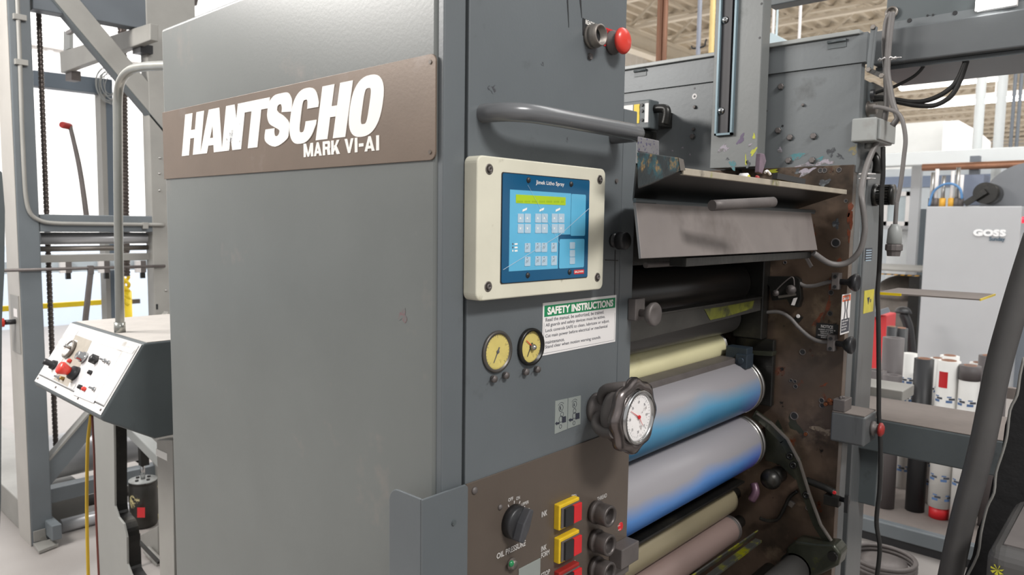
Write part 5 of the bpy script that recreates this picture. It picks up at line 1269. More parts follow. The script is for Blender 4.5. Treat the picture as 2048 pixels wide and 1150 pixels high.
# red knob on the post
b = B(); c = P(33, 643, 1, .938); b.cyl(c, c+YN*.05, .012, 12); b.mi = 1; b.cyl(c+YN*.05, c+YN*.11, .021, 16, .018)
solo('red_stop_knob', b, [black, red], 'red knob sticking out of the left side of the frame post', 'knob')
b = B(); b.box((P(24, 640, 1, .938).x, .934, P(30, 702, 1, .938).z), (XA-.012, .9375, P(30, 590, 1, .938).z)); b.mi = 1; b.box((P(26, 630, 1, .93).x, .9325, P(30, 634, 1, .93).z), (P(33, 630, 1, .93).x, .9335, P(30, 618, 1, .93).z)); solo('switch_plate', b, [steel_dust, signw], 'narrow switch plate behind the red knob on the post', 'plate')

def chain(p0, p1, r, label, group=None):
    p0 = Vector(p0); p1 = Vector(p1); n = int((p1-p0).length/.021); b = B(); d = (p1-p0)/n; u = d.normalized()
    s_ = u.cross(XN).normalized()
    for i in range(n):
        c = p0+d*i; e = s_ if i % 2 else XN
        o = XN if i % 2 else s_
        b.lathe([(r*.62, -d.length*.62), (r*1.0, -d.length*.35), (r*.7, 0), (r*1.0, d.length*.35), (r*.62, d.length*.62)], c, u, 6)
    solo('roller_chain', b, chain_m, label, 'chain')
chain(P(76, -10, 0, -4.05), P(112, 900, 0, -4.05), .014, 'long dark chain hanging just right of the frame post')
chain(P(244, 40, 0, -4.6), P(252, 555, 0, -4.6), .028, 'thicker dark chain hanging behind the chrome hoop pipe')
b = B(); a = P(251, 548, 0, -6.0); c = P(255, 610, 0, -6.0)
for k in range(2): b.tube([a.lerp(c, i/14)+Vector((.02*math.cos(i*.9+k*3.14), .02*math.sin(i*.9+k*3.14), 0)) for i in range(15)], .013, 8, 2)
solo('yellow_rope', b, yellow_p, 'twisted yellow rope above the yellow guard post', 'rope')

# things behind the frame
bf = thing('rear_frame', (-5.4, 1.9, 0), 'dark blue grey column and crossbar in front of the white wall', 'machine frame')
xb5 = -5.4
b = B(); b.prism(PL(0, xb5, [(211, 180), (225, 180), (238, 760), (226, 760)]), (-.1, 0, 0)); make('column', b, mat('rear_column_blue', S(92, 102, 112), .5, 0, .06), bf)
b = B(); b.prism(PL(0, xb5+.001, [(200, 185), (211, 185), (226, 760), (218, 760)]), (-.1, 0, 0)); make('column_light_side', b, steel_dust, bf)
b = B(); b.prism(PL(0, xb5+.003, [(67, 140), (225, 159), (225, 190), (67, 171)]), (-.1, 0, 0)); make('crossbar', b, M['rear_column_blue'], bf, .003)
b = B(); c = P(219, 172, 0, xb5+.03)
for k in range(9): b.tube([c+Vector((.01*math.sin(k), .012*math.sin(2*k)+(.05+.008*k)*math.cos(R_(a))*.75, .015*math.cos(3*k)+(.07+.006*k)*math.sin(R_(a)))) for a in range(0, 360, 30)], .0028, 6, 3, True)
solo('wire_coil', b, grey_lt, 'coil of thin grey wire hanging on the dark column', 'wire')
yq_ = P(119, 125, 0, -5.0).y
bb = thing('bracket_beam', P(119, 146, 1, yq_), 'pale grey box beam pointing towards the viewer behind the diagonal brace', 'beam')
b = B(); b.prism(PL(1, yq_, [(119, 104), (121, 146), (300, 80), (300, 46)]), (0, .04, 0)); make('box_section', b, steel_dust, bb, .004)
b = B(); b.prism(PL(1, yq_+.02, [(127, 62), (139, 64), (139, 96), (127, 102)]), (0, .02, 0)); make('upstand', b, grey_lt, bb)
b = B(); b.bar(P(136, 66, 1, yq_-.01), P(147, 61, 1, yq_-.10), .02, .02); make('small_lever', b, dusty_metal, bb)
b = B(); b.prism(PL(1, yq_+.02, [(131, 143), (143, 140), (143, 160), (131, 162)]), (0, .05, 0)); make('foot', b, dusty_metal, bb)
b = B(); b.prism(PL(1, yq_+.02, [(265, 92), (281, 87), (281, 104), (265, 108)]), (0, .06, 0)); make('dark_bracket', b, black, bb)
b = B(); v = PL(0, -4.6, [(140, 252), (148, 285), (158, 330), (166, 380), (174, 440)]); b.tube(v, lambda t: .011+.004*t, 12, 5)
b.mi = 1; c = v[0]; b.lathe([(.016, -.03), (.019, -.02), (.019, .02), (.016, .03)], c+Vector((0, -.02, 0)), (0.5, -1, .05), 18)
solo('pendant_lever', b, [dusty_metal, redd], 'thin curved lever with a red knob in front of the white wall', 'lever')
b = B(); p = P(100, 522, 0, -5.2); q = P(100, 545, 0, -5.2); b.box((-5.3, .4, q.z), (-5.2, 3.2, p.z)); rl = solo('pale_rear_rail', b, mat('pale_rail', S(188, 198, 204), .5, 0, .03), 'pale blue rail with small clamps seen under the rollers', 'rail', .002)
for x in (128, 205, 278):
    c = P(x, 530, 0, -5.19); b = B(); b.box(c-Vector((0, .03, .05)), c+Vector((.03, 0, .03))); b.mi = 1; b.box(c-Vector((0, 0, .05)), c+Vector((.03, .035, .03))); b.mi = 2; b.box(c-Vector((0, -.004, .09)), c+Vector((.025, .03, -.05)))
    make('rail_clamp', b, [signw, dusty_metal, blackm], rl)
yr_ = thing('yellow_guard_rail', P(256, 655, 0, -6.0), 'bright yellow guard rail with one post in front of the wall', 'railing')
b = B(); b.bar(P(-10, 618.5, 0, -6.0), P(263, 600.5, 0, -6.0), .03, .038); make('top_rail', b, yellow_p, yr_, .002)
b = B(); p = P(256, 600, 0, -6.0); b.cyl(Vector((p.x, p.y, 0)), p+ZU*.07, .028, 16); make('rail_post', b, yellow_p, yr_)
b = B(); b.bar(P(264, 603, 0, -6.05), P(279, 602, 0, -6.05), .03, .035); make('dark_rail_end', b, dusty_metal, yr_)
b = B(); b.prism(PL(0, -3.4, [(-60, 290), (4, 345), (10, 420), (9, 540), (4, 640), (2, 1000), (-6, 1200), (-60, 1200)]), (-.02, 0, 0))
solo('dark_upright', b, grey_dk, 'narrow dark upright cut off by the left edge of the picture', 'post')
b = B(); b.bar(P(340, 628, 0, XA+.06), P(262, 725, 0, XA+.06), .05, .05, XN); make('lower_stay', b, steel_dust, fr_, .002)
b = B(); b.prism(PL(1, 2.1, [(314, -10), (320, -2), (352, 42), (338, 52), (314, 24)]), (0, .06, 0)); solo('pale_gusset', b, steel_dust, 'pale slanting gusset just above the top left corner of the cabinet', 'bracket', .003)
b = B(); b.cyl(P(377, -10, 1, 2.4), P(377, 60, 1, 2.4), .007, 10); b.cyl(P(383, -10, 1, 2.4), P(384, 60, 1, 2.4), .004, 10); b.prism(PL(1, 2.38, [(364, -10), (384, -10), (380, 8), (370, 10)]), (0, .05, 0))
solo('hanging_rods', b, dusty_metal, 'pair of thin dark rods hanging behind the top edge of the cabinet', 'rod')

# ================================================================== CONTROL DESK
XD_ = -2.1
prof = [P(287, 687, 0, XD_), None, None, P(310, 878, 0, XD_), P(205, 842, 0, XD_)]
A0 = prof[0]; D0 = prof[3]; E0 = prof[4]
pr = [Vector((XD_, A0.y, A0.z)), Vector((XD_, 1.12, A0.z)), Vector((XD_, 1.12, D0.z)), Vector((XD_, D0.y, D0.z)), Vector((XD_, E0.y, E0.z)), Vector((XD_, E0.y-.004, E0.z+.012))]
dk = thing('control_desk', (-2.4, .95, D0.z), 'sloping grey control desk with knobs and a red push button, left of the cabinet', 'control desk')
WX = .60
b = B(); b.prism(pr, (-WX, 0, 0)); make('desk_body', b, grey_dk, dk, .010, seg=3)
b = B(); b.box((XD_-WX+.01, A0.y+.012, A0.z-.001), (XD_-.006, 1.11, A0.z+.0015)); make('dusty_top', b, mat('desk_top_dust', S(190, 184, 178), .55, 0, .07, 14), dk)
es = (Vector((0, A0.y, A0.z))-Vector((0, pr[5].y, pr[5].z))); sl = es.length; es.normalize(); en = Vector((0, -es.z, es.y)); 
if en.y > 0: en = -en
o0 = Vector((XD_-WX, pr[5].y, pr[5].z))
def sp_(u, v, h=0): return o0+XN*u+es*v+en*h
def slab(b, u0, u1, v0, v1, h0, h1): 
    b.prism([sp_(u0, v0, h0), sp_(u1, v0, h0), sp_(u1, v1, h0), sp_(u0, v1, h0)], en*(h1-h0))
b = B(); slab(b, .004, WX-.004, .004, sl-.004, 0, .0012); make('dusty_slope', b, mat('desk_slope_paint', S(206, 204, 202), .4, 0, .05, 14), dk)
b = B(); slab(b, .012, WX-.012, .030, sl-.010, .001, .004); fp2 = make('switch_plate', b, mat('desk_plate', S(204, 203, 203), .35, 0, .05, 20, stains=[(S(168, 162, 154), 9, .6, .72)]), dk, .001)
def uv(x, y):
    p = onpl(x, y, o0+en*.004, en)-o0; return p.dot(XN), p.dot(es)
b = B()
for pts_ in ([(202, 690), (243, 704), (187, 806), (146, 789)],): b.prism([sp_(*uv(*q), .004) for q in pts_], en*.0006)
make('white_label_area', b, signw, fp2)
b = B(); b.prism([sp_(*uv(*q), .004) for q in [(152, 670), (184, 682), (140, 776), (104, 757)]], en*.0005); make('brown_label_area', b, mat('worn_tan_plate', S(168, 160, 148), .5, 0, .1, 30), fp2)
b = B()
for pts_ in ([(137, 656), (158, 661), (150, 673), (130, 667)], [(200, 678), (270, 700), (264, 708), (196, 686)], [(122, 678), (135, 682), (130, 690), (117, 685)], [(104, 738), (117, 742), (108, 758), (96, 752)], [(140, 765), (152, 769), (147, 779), (136, 775)], [(150, 680), (156, 682), (122, 742), (116, 740)]):
    b.prism([sp_(*uv(*q), .0046) for q in pts_], en*.0004)
make('paper_strip', b, paper, fp2)
def ctl(nm, x, y, prof_, m, n=16):
    u, v = uv(x, y); b = B(); b.lathe(prof_, sp_(u, v, .0045), en, n); return make(nm, b, m, dk)
ctl('round_dial', 142, 700, [(.030, 0), (.030, .010), (.026, .012), (.024, .006), (0, .006)], [steel_w], 28)
ctl('dial_face', 142, 700, [(.023, .006), (.023, .008), (0, .008)], signw, 24)
ctl('dial_pointer', 148, 699, [(.006, .004), (.005, .03), (0, .032)], steel)
ctl('black_rotary_knob', 110, 731, [(.016, 0), (.014, .012), (.009, .014), (.010, .034), (0, .036)], black)
ctl('stop_button_base', 152, 748, [(.022, 0), (.020, .016), (.014, .018), (.014, .02), (0, .02)], black, 20)
ctl('red_push_button', 152, 748, [(.012, .02), (.015, .03), (.020, .046), (.017, .052), (0, .053)], red, 20)
ctl('chrome_collar', 170, 716, [(.017, 0), (.017, .010), (.013, .012), (.013, .024), (.010, .025), (0, .02)], chrome, 20)
ctl('black_square_knob', 194, 721, [(.014, 0), (.013, .02), (0, .021)], black, 4)
for (x, y) in ((211, 722), (219, 726), (190, 779), (120, 756)): ctl('toggle_switch', x, y, [(.007, 0), (.006, .006), (.003, .007), (.003, .018), (0, .019)], chrome, 12)
for (x, y) in ((142, 723), (171, 779)): ctl('small_red_lamp', x, y, [(.006, 0), (.007, .006), (.004, .011), (0, .012)], red, 12)
for (x, y) in ((163, 775), (183, 746)): ctl('small_black_switch', x, y, [(.007, 0), (.006, .010), (0, .012)], black, 12)
ctl('brass_lamp', 128, 758, [(.006, 0), (.005, .012), (0, .013)], M['brass_strip'], 12)
for u, v in ((.02, .016), (.2, .016), (.4, .016), (WX-.02, .016), (.02, .036), (WX-.02, .036)):
    b = B(); b.disc(sp_(u, v, .001), en, .0035, .002, 10); make('cover_screw', b, dusty_metal, dk)
b = B(); slab(b, .012, WX-.012, .0265, .0285, .001, .0022); make('cover_seam', b, black, dk)
# chrome hoop pipe
pb_ = P(240, 664, 2, A0.z+.002); yp_ = pb_.y
b = B(); v = [pb_]+[P(x, y, 1, yp_) for x, y in ((238.5, 560), (236.5, 400), (235.5, 250), (236, 190), (243, 160), (260, 141), (285, 134), (312, 132), (345, 131))]
b.tube(v, .0125, 18, 6); b.lathe([(.016, 0), (.016, .03)], pb_, ZU, 16)
solo('hoop_pipe', b, mat('zinc_pipe', S(176, 176, 170), .28, .8, .08, 12), 'shiny zinc pipe rising from the desk top and bending over to the cabinet', 'pipe')

# frame under the desk
yf_ = .96
uf = thing('desk_stand', (-2.45, yf_, 0), 'light grey cast stand with a curved cutout under the control desk', 'stand')
pl = [(186, 800), (229, 800), (227, 849), (228, 900), (229, 1012), (236, 1034), (247, 1048), (253, 1075), (254, 1128), (262, 1150), (282, 1175), (320, 1190), (205, 1250), (198, 1150)]
b = B(); b.prism(PL(1, yf_, pl), (0, .008, 0)); make('cast_plate', b, mat('stand_grey', S(150, 150, 146), .45, 0, .05, 4), uf, .002)
b = B()
iw = [(229, 842), (227.5, 849), (228.5, 900), (229.5, 1012), (236.5, 1034), (247.5, 1048), (253.5, 1075), (254.5, 1128), (262.5, 1150), (282, 1175)]
v0 = spline(PL(1, yf_+.0085, iw), 4)
b.add(v0+[q+YP*.045 for q in v0], [(i, i+1, len(v0)+i+1, len(v0)+i) for i in range(len(v0)-1)])
make('cutout_edge', b, blackm, uf)  # dark colour holds both black paint and the shade of the cutout
b = B(); b.prism(PL(1, .90, [(313, 880), (345, 880), (350, 1250), (322, 1250)]), (0, .04, 0)); make('right_leg', b, steel_dust, uf, .002)
b = B(); b.prism(PL(1, .899, [(312, 897), (334, 907), (334, 922), (312, 911)]), (0, .001, 0)); make('white_tag', b, paper, uf)
ca = thing('air_cylinder', P(285, 1045, 1, 1.4), 'black cylinder with worn cream paint and a shiny piston rod, inside the stand', 'cylinder')
c = P(286, 962, 1, 1.4); cb = P(286, 1040, 1, 1.4); r_ = .066
b = B(); b.lathe([(r_*.9, cb.z-c.z-.01), (r_, cb.z-c.z+.01), (r_, -.004), (r_*.95, 0), (r_, .004), (r_, .012), (0, .012)], c-ZU*.006, ZU, 36)
make('cylinder_barrel', b, mat('chipped_black_paint', S(44, 42, 38), .35, .2, .2, 20, .1, 60, stains=[(S(196, 184, 136), 9, .60, .62)]), ca)
b = B(); b.lathe([(r_, .006), (r_, .014), (.012, .015), (0, .015)], c-ZU*.004, ZU, 36); make('top_plate', b, grey_lt, ca)
for a in (20, 110, 200, 290):
    b = B(); b.bolt(c+Vector((.036*math.cos(R_(a)), .036*math.sin(R_(a)), .010)), ZU, .009, .008); make('cap_bolt', b, blackm, ca)
b = B(); b.cyl(c+ZU*.01, Vector((c.x, c.y, P(288, 925, 1, 1.4).z)), .011, 16); make('piston_rod', b, chrome, ca)
p = P(288, 930, 1, 1.4); q = P(290, 886, 1, 1.4); b = B(); b.box((p.x-.018, p.y-.02, p.z), (p.x+.018, p.y+.02, q.z)); make('clevis', b, blackm, ca, .002)
b = B(); b.prism(PL(1, 1.345, [(275, 1015), (290, 1015), (290, 1035), (275, 1035)]), (0, -.0015, 0)); make('red_label', b, signr, ca)
b = B(); b.bar(P(255, 850, 1, 1.3), P(345, 940, 1, 1.3), .05, .05, YN); make('link_bar', b, grey_lt, uf, .004)
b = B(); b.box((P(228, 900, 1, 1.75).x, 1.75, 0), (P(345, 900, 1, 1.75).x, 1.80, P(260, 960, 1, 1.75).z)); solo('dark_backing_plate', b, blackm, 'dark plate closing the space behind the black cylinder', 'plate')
b = B(); b.prism(PL(1, 1.3, [(272, 1075), (315, 1052), (318, 1200), (300, 1200), (272, 1120)]), (0, .2, 0)); b.cyl(P(295, 1100, 1, 1.28), P(322, 1130, 1, 1.28), .02, 16); solo('lower_bracket', b, steel_dust, 'pale bracket with a round bar under the black cylinder', 'bracket', .003)
b = B(); b.bar(P(272, 1068, 1, 1.2), P(278, 1200, 1, 1.2), .015, .03, YN); b.bar(P(275, 1080, 1, 1.2), P(318, 1125, 1, 1.2), .012, .012, YN); solo('black_strap', b, blackm, 'black strap and thin link in front of the pale bracket', 'strap')
for pts, r, m, lb in (([(182, 830), (176, 880), (174, 950), (174, 1050), (178, 1200)], .0055, 'yellow_hose', 'yellow hose hanging from the desk to the floor'), ([(184, 832), (188, 900), (190, 970), (193, 1050), (200, 1200)], .0035, 'red_hose', 'thin dark red cable hanging beside the yellow hose')):
    mm = mat(m, S(196, 160, 40) if 'yellow' in m else S(110, 58, 50), .5)
    b = B(); b.tube(PL(1, .80, pts), r, 10, 6); solo('hanging_hose', b, mm, lb, 'hose')

# ================================================================== HALL BEHIND, RIGHT SIDE
def vbox(b, pts, y, dep, z0=None):
    """box whose front lies at depth y and spans the given picture corners"""
    p = P(*pts[0], 1, y); q = P(*pts[1], 1, y)
    b.box((p.x, y, q.z if z0 is None else z0), (q.x, y+dep, p.z)); return p, q
gs = thing('pale_press_cabinet', (-1.4, 8.4, 0), 'tall pale grey press cabinet with white and blue lettering, far behind on the right', 'cabinet')
b = B(); p0 = P(1853, 413, 1, 8.0); p1 = P(2044, 413, 1, 8.0); b.box((p0.x, 8, 0), (p1.x, 8.45, p0.z)); gb = make('cabinet_body', b, goss_m, gs, .01)
b = B(); q0 = P(1946, 472, 1, 7.995); q1 = P(2013, 459, 1, 7.995); text_into(b, 'GOSS', Vector((q0.x, 7.99, q0.z)), XN, ZU, YN, q1.x-q0.x, q1.z-q0.z, .002, .07); make('white_lettering', b, mat('bright_lettering', S(250, 250, 250), .4, 0, 0), gb)
b = B(); q0 = P(1978, 484, 1, 7.995); q1 = P(2011, 474, 1, 7.995); text_into(b, 'Sunday', Vector((q0.x, 7.99, q0.z)), XN, ZU, YN, q1.x-q0.x, q1.z-q0.z, .002, .04); make('blue_lettering', b, mat('slate_lettering', S(70, 92, 108), .4, 0, 0), gb)
b = B(); vbox(b, ((2046, 415), (2075, 640)), 8.3, .6, 0); gc = make('side_cabinet', b, far_grey, gs)
b = B(); vbox(b, ((2042, 470), (2052, 560)), 8.1, .1); make('pale_side_door', b, goss_m, gs)
for (x, y) in ((2045, 440), (2046, 504)):
    b = B(); b.dome(P(x, y, 1, 8.08), YN, .03, .03, 14); make('red_signal_lamp', b, mat('red_signal', S(230, 40, 60), .3, 0, 0, emit=1.5), gs)
b = B(); vbox(b, ((1827, 418), (1856, 800)), 10.0, .3, 0); solo('dark_side_cabinet', b, mat('mid_grey_far', S(104, 112, 118), .5, 0, .05), 'dark grey cabinet edge just left of the pale press cabinet', 'cabinet')
# feeder table with hazard stripe
ft = thing('feeder_table', (-3.0, 9.0, 0), 'long pale table with a yellow and black striped edge, left of the pale press cabinet', 'table')
yt = 8.3
b = B(); p = P(1745, 536, 1, yt); q = P(1842, 545, 1, yt); b.box((p.x-.6, yt, q.z), (q.x, yt+1.2, p.z)); make('table_top', b, steel_dust, ft, .01)
b = B(); p = P(1745, 546, 1, yt+.05); q = P(1842, 553, 1, yt+.05); n_ = 14; L_ = q.x-p.x
b.box((p.x-.6, yt+.05, q.z), (q.x, yt+.1, p.z)); make('edge_strip', b, black, ft)
for i in range(n_):
    if i % 2 == 0:
        b = B(); a0 = p.x+L_*i/n_; a1 = a0+L_/n_*1.15; b.prism([Vector((a0, yt+.049, q.z)), Vector((a1, yt+.049, q.z)), Vector((a1+.02, yt+.049, p.z)), Vector((a0+.02, yt+.049, p.z))], (0, -.004, 0)); make('yellow_stripe', b, mat('stripe_yellow', S(226, 170, 60), .5) if i == 0 else M['stripe_yellow'], ft)
b = B(); b.box((-3.2, yt+.2, 0), (-3.1, yt+.3, P(1790, 546, 1, yt).z)); make('table_leg', b, blackm, ft)
b = B(); b.box((q.x-.12, yt+.1, 0), (q.x-.02, yt+.2, P(1790, 553, 1, yt).z)); make('table_leg', b, blackm, ft)
b = B(); c = P(1806, 575, 1, 8.9); b.dome(c-ZU*.12, ZU, .30, .26, 24); b.box((c.x-.2, c.y-.2, 0), (c.x+.2, c.y+.2, c.z-.12)); solo('silver_cover', b, steel_w, 'domed silver cover under the striped table', 'cover')
b = B(); vbox(b, ((1822, 585), (1842, 700)), 9.2, .3, 0); solo('black_pedestal', b, black, 'black pedestal beside the pale press cabinet, under the table', 'pedestal')
rc = thing('red_bin', P(1766, 700, 1, 6.6), 'tall red open bin behind the brown topped tubes', 'bin')
b = B(); vbox(b, ((1740, 628), (1768, 712)), 6.6, .3, 0); make('bin_body', b, mat('red_bin_paint', S(206, 56, 60), .45, 0, .05), rc, .01)
b = B(); p = P(1738, 632, 1, 6.55); q = P(1776, 620, 1, 6.55); b.bar(p, Vector((q.x, 6.58, q.z)), .05, .04); make('bin_rim', b, far_grey, rc)
b = B(); p = P(1806, 626, 1, 7.2); b.tube([p, p+Vector((.05, 0, -.12)), p+Vector((.08, 0, -.3)), p+Vector((.1, .0, -.42))], .04, 10, 4); b.dome(p, ZU, .07, .06); b.box(p+Vector((.02, -.04, -.56)), p+Vector((.22, .1, -.42))); b.box(p+Vector((.02, -.04, -p.z)), p+Vector((.2, .1, -.5)))
solo('black_machine_handle', b, black, 'small black machine with a bent handle behind the tubes', 'machine')
# partition room with window
pt_ = thing('partition_wall', (-4, 11, 0), 'pale partition with a grey blue band and a white framed window', 'partition')
yp2 = 11.0
b = B(); p = P(1742, 340, 1, yp2); q = P(1860, 640, 1, yp2); b.box((p.x-2, yp2, 0), (q.x+3.5, yp2+.1, p.z)); make('panel', b, mat('partition_paint', S(206, 212, 216), .5, 0, .03), pt_)
b = B(); p = P(1742, 355, 1, yp2); q = P(1860, 374, 1, yp2); b.box((p.x-2, yp2-.02, q.z), (q.x+3.5, yp2-.001, p.z)); make('blue_band', b, mat('grey_blue_band', S(126, 138, 160), .5), pt_)
b = B()
p = P(1768, 384, 1, yp2-.03); q = P(1819, 452, 1, yp2-.03)
for (x0, x1, z0_, z1_) in ((p.x, p.x+.06, q.z, p.z), (q.x-.06, q.x, q.z, p.z), (p.x, q.x, p.z-.06, p.z), (p.x, q.x, q.z, q.z+.06)): b.box((x0, yp2-.05, z0_), (x1, yp2-.02, z1_))
make('window_frame', b, signw, pt_)
b = B(); b.box((p.x+.06, yp2-.03, q.z+.06), (q.x-.06, yp2-.021, p.z-.06)); make('window_pane', b, mat('pale_glass', S(186, 196, 200), .15), pt_)
b = B(); p = P(1776, 457, 1, 10.4); q = P(1832, 530, 1, 10.4); b.box((p.x, 10.4, 0), (q.x, 10.5, p.z)); solo('white_board', b, mat('matt_white', S(224, 226, 226), .6), 'plain white panel between the window and the striped table', 'panel')
b = B(); b.box((P(1740, 452, 1, 10.3).x, 10.25, P(1740, 458, 1, 10.3).z), (P(1835, 452, 1, 10.3).x, 10.399, P(1835, 452, 1, 10.3).z)); solo('white_rail', b, goss_m, 'thin white rail along the top of the plain white panel', 'rail')
# overhead gantry
gy = 9.4
ga = thing('white_gantry', (0, gy, 2.3), 'long white overhead beam with a copper pipe under it, across the right background', 'beam')
b = B(); p = P(1760, 307, 1, gy); q = P(2048, 322, 1, gy); b.box((p.x-1, gy, q.z), (3, gy+.2, p.z)); make('white_beam', b, mat('bright_white_paint', S(236, 240, 240), .5, 0, .02), ga, .01)
b = B(); c = P(1900, 333, 1, gy-.3); b.cyl(Vector((P(1845, 333, 1, gy-.3).x, gy-.3, c.z)), Vector((3, gy-.3, c.z)), .04, 14); make('copper_pipe', b, copper, ga)
b = B(); vbox(b, ((1940, 312), (1953, 405)), gy-.25, .1); make('grey_hanger', b, far_grey, ga)
b = B(); vbox(b, ((1824, 330), (1840, 372)), gy+.3, .1, 0); make('gantry_post', b, goss_m, ga)
b = B(); c = P(2062, 412, 1, 8.5); b.lathe([(.42, 0), (.42, .45)], c, YP, 48); solo('round_grey_cover', b, mat('round_cover', S(126, 128, 132), .5, 0, .05), 'big rounded grey cover above the right end of the pale press cabinet', 'cover')
b = B(); c = P(1970, 386, 1, 8.05); b.lathe([(.10, 0), (.10, .35)], c, YP, 30); b.bar(P(1930, 408, 1, 8.02), P(1972, 382, 1, 8.02), .06, .05); solo('black_round_motor', b, blackm, 'black round motor with an arm on top of the pale press cabinet', 'motor')
b = B(); vbox(b, ((1922, 350), (1964, 410)), 8.6, .3); solo('slate_box', b, mat('slate_blue_box', S(124, 132, 150), .5), 'slate blue box behind the black round motor', 'box')
for i, (x, y0_, h_) in enumerate(((1862, 345, 66), (1870, 338, 74), (1884, 352, 60), (1902, 342, 70), (1912, 335, 78), (1920, 350, 60))):
    t = thing('valve_pipe', P(x, 413, 1, 8.3), 'one of the thin upright pipes with fittings on top of the pale press cabinet', 'pipe', 'upright pipes on the pale cabinet')
    c = P(x, 413, 1, 8.3); c.z = p0.z if False else P(1853, 413, 1, 8.0).z; top = P(x, y0_, 1, 8.3).z
    b = B(); b.cyl(c, Vector((c.x, c.y, top)), .018, 10); make('pipe', b, signw if i % 2 else steel, t)
    b = B(); b.cyl(c, c+ZU*.09, .03, 12); make('fitting', b, (M['stripe_yellow'] if i in (2, 3) else dusty_metal), t)
b = B(); v = PL(1, 8.25, [(1858, 412), (1866, 385), (1885, 370), (1905, 368), (1920, 378), (1924, 398)]); b.tube(v, .012, 8, 5); solo('blue_air_hose', b, mat('blue_hose', S(92, 140, 190), .4), 'arched blue hose above the pale press cabinet', 'hose')
b = B(); p = P(1770, 250, 1, 17); q = P(1886, 305, 1, 17); b.box((p.x-2, 17, 0), (q.x, 19, p.z)); solo('grey_booth', b, mat('booth_grey', S(176, 178, 178), .5, 0, .03), 'plain light grey booth far behind under the trusses', 'booth')
b = B(); p = P(1888, 243, 1, 16.5); q = P(1942, 305, 1, 16.5); b.prism([Vector((p.x, 16.5, 0)), Vector((q.x, 16.5, 0)), Vector((q.x, 16.5, P(1942, 265, 1, 16.5).z)), Vector((p.x+.25, 16.5, p.z)), Vector((p.x, 16.5, p.z))], (0, 2, 0)); solo('white_booth', b, mat('booth_white', S(250, 250, 250), .5, 0, 0), 'bright white booth beside the light grey booth', 'booth')
b = B(); b.box((-9, 24, 0), (12, 24.2, 3.6)); solo('far_white_partition', b, M['bright_white_paint'], 'long white partition closing the far right background', 'partition')
for x, w_, yy, lb in ((1957, 18, 9.9, 'thick white duct pipe, left one of two in the right background'), (1999, 18, 9.9, 'thick white duct pipe, right one of two in the right background')):
    c = P(x, 250, 1, yy); b = B(); b.cyl(Vector((c.x, yy, 0)), Vector((c.x, yy, 6.3)), w_/1448*8.2/2, 20); solo('duct_pipe', b, M['bright_white_paint'], lb, 'pipe')
for x, yy, lb in ((2024, 9.75, 'thin grey conduit, left one of two at the far right'), (2036, 9.75, 'thin grey conduit, right one of two at the far right')):
    c = P(x, 250, 1, yy); b = B(); b.cyl(Vector((c.x, yy, 0)), Vector((c.x, yy, 6.3)), .018, 12); solo('thin_conduit', b, far_grey, lb, 'pipe')
# vertical services in front of the roof trusses
for x, wpx, yy, m, lb in ((1323, 22, 5.0, 'rusty', 'broad rusty brown column rising to the roof left of the front post'), (1398, 9, 6.0, 'greyp', 'thin grey blue pipe rising to the roof'), (1424, 11, 6.4, 'yelp', 'pale yellow pipe rising to the roof'), (1546, 6, 7.0, 'whp', 'thin white rod, left of the two right of the front post'), (1599, 6, 7.0, 'whp', 'thin white rod, right of the two right of the front post')):
    mm = {'rusty': mat('rusty_column', S(146, 106, 84), .45, .3, .25, 5, .1, 30, stains=[(S(104, 66, 46), 5, .5, .7)], stretch=(6, 6, .3)) if m == 'rusty' else None, 'greyp': mat('grey_blue_pipe', S(150, 154, 166), .5), 'yelp': mat('pale_yellow_pipe', S(234, 206, 140), .5), 'whp': signw}[m]
    c = P(x, 60, 1, yy); dep = (c-CAM).dot(_f); r_ = wpx/1448*dep/2
    b = B()
    if m == 'rusty': b.box((c.x-r_, yy, 0), (c.x-r_*.2, yy+.02, 6.3)); b.box((c.x-r_*.25, yy, 0), (c.x+.0, yy+.09, 6.3)); b.cyl(Vector((c.x+r_*.45, yy+.02, 0)), Vector((c.x+r_*.45, yy+.02, 6.3)), r_*.45, 14); solo('service_column', b, mm, lb, 'column')
    else: b.cyl(Vector((c.x, yy, 0)), Vector((c.x, yy, 6.3)), r_, 14); solo('service_pipe', b, mm, lb, 'pipe')
b = B(); v = PL(1, 6.0, [(1383, 92), (1386, 97), (1400, 95), (1409, 92), (1411, 84), (1413, 78)]); b.tube(v, .008, 8, 4); solo('black_hook', b, black, 'small black hook beside the grey blue pipe', 'hook')
b = B(); b.prism(PL(1, 5.0, [(1538, 66), (1545, 66), (1580, 86), (1580, 96), (1538, 96)]), (0, .5, 0)); b.box((P(1539, 66, 1, 5).x, 5.1, P(1539, 66, 1, 5).z), (P(1541, 66, 1, 5).x, 5.12, 6.4)); solo('pale_blue_duct', b, mat('pale_blue_duct', S(196, 212, 218), .4), 'pale blue duct end just above the upper cover, right of the post', 'duct')
# dark cross tube at the top between the post and the picture edge
b = B(); b.box((P(1536, 5, 1, YF+.3).x, YF+.3, P(1560, 8, 1, YF+.3).z), (P(1595, 0, 1, YF+.3).x+.3, YF+.36, 2.5)); solo('dark_cross_tube', b, grey_dk, 'dark cross tube at the very top, right of the front post', 'bar', .003)
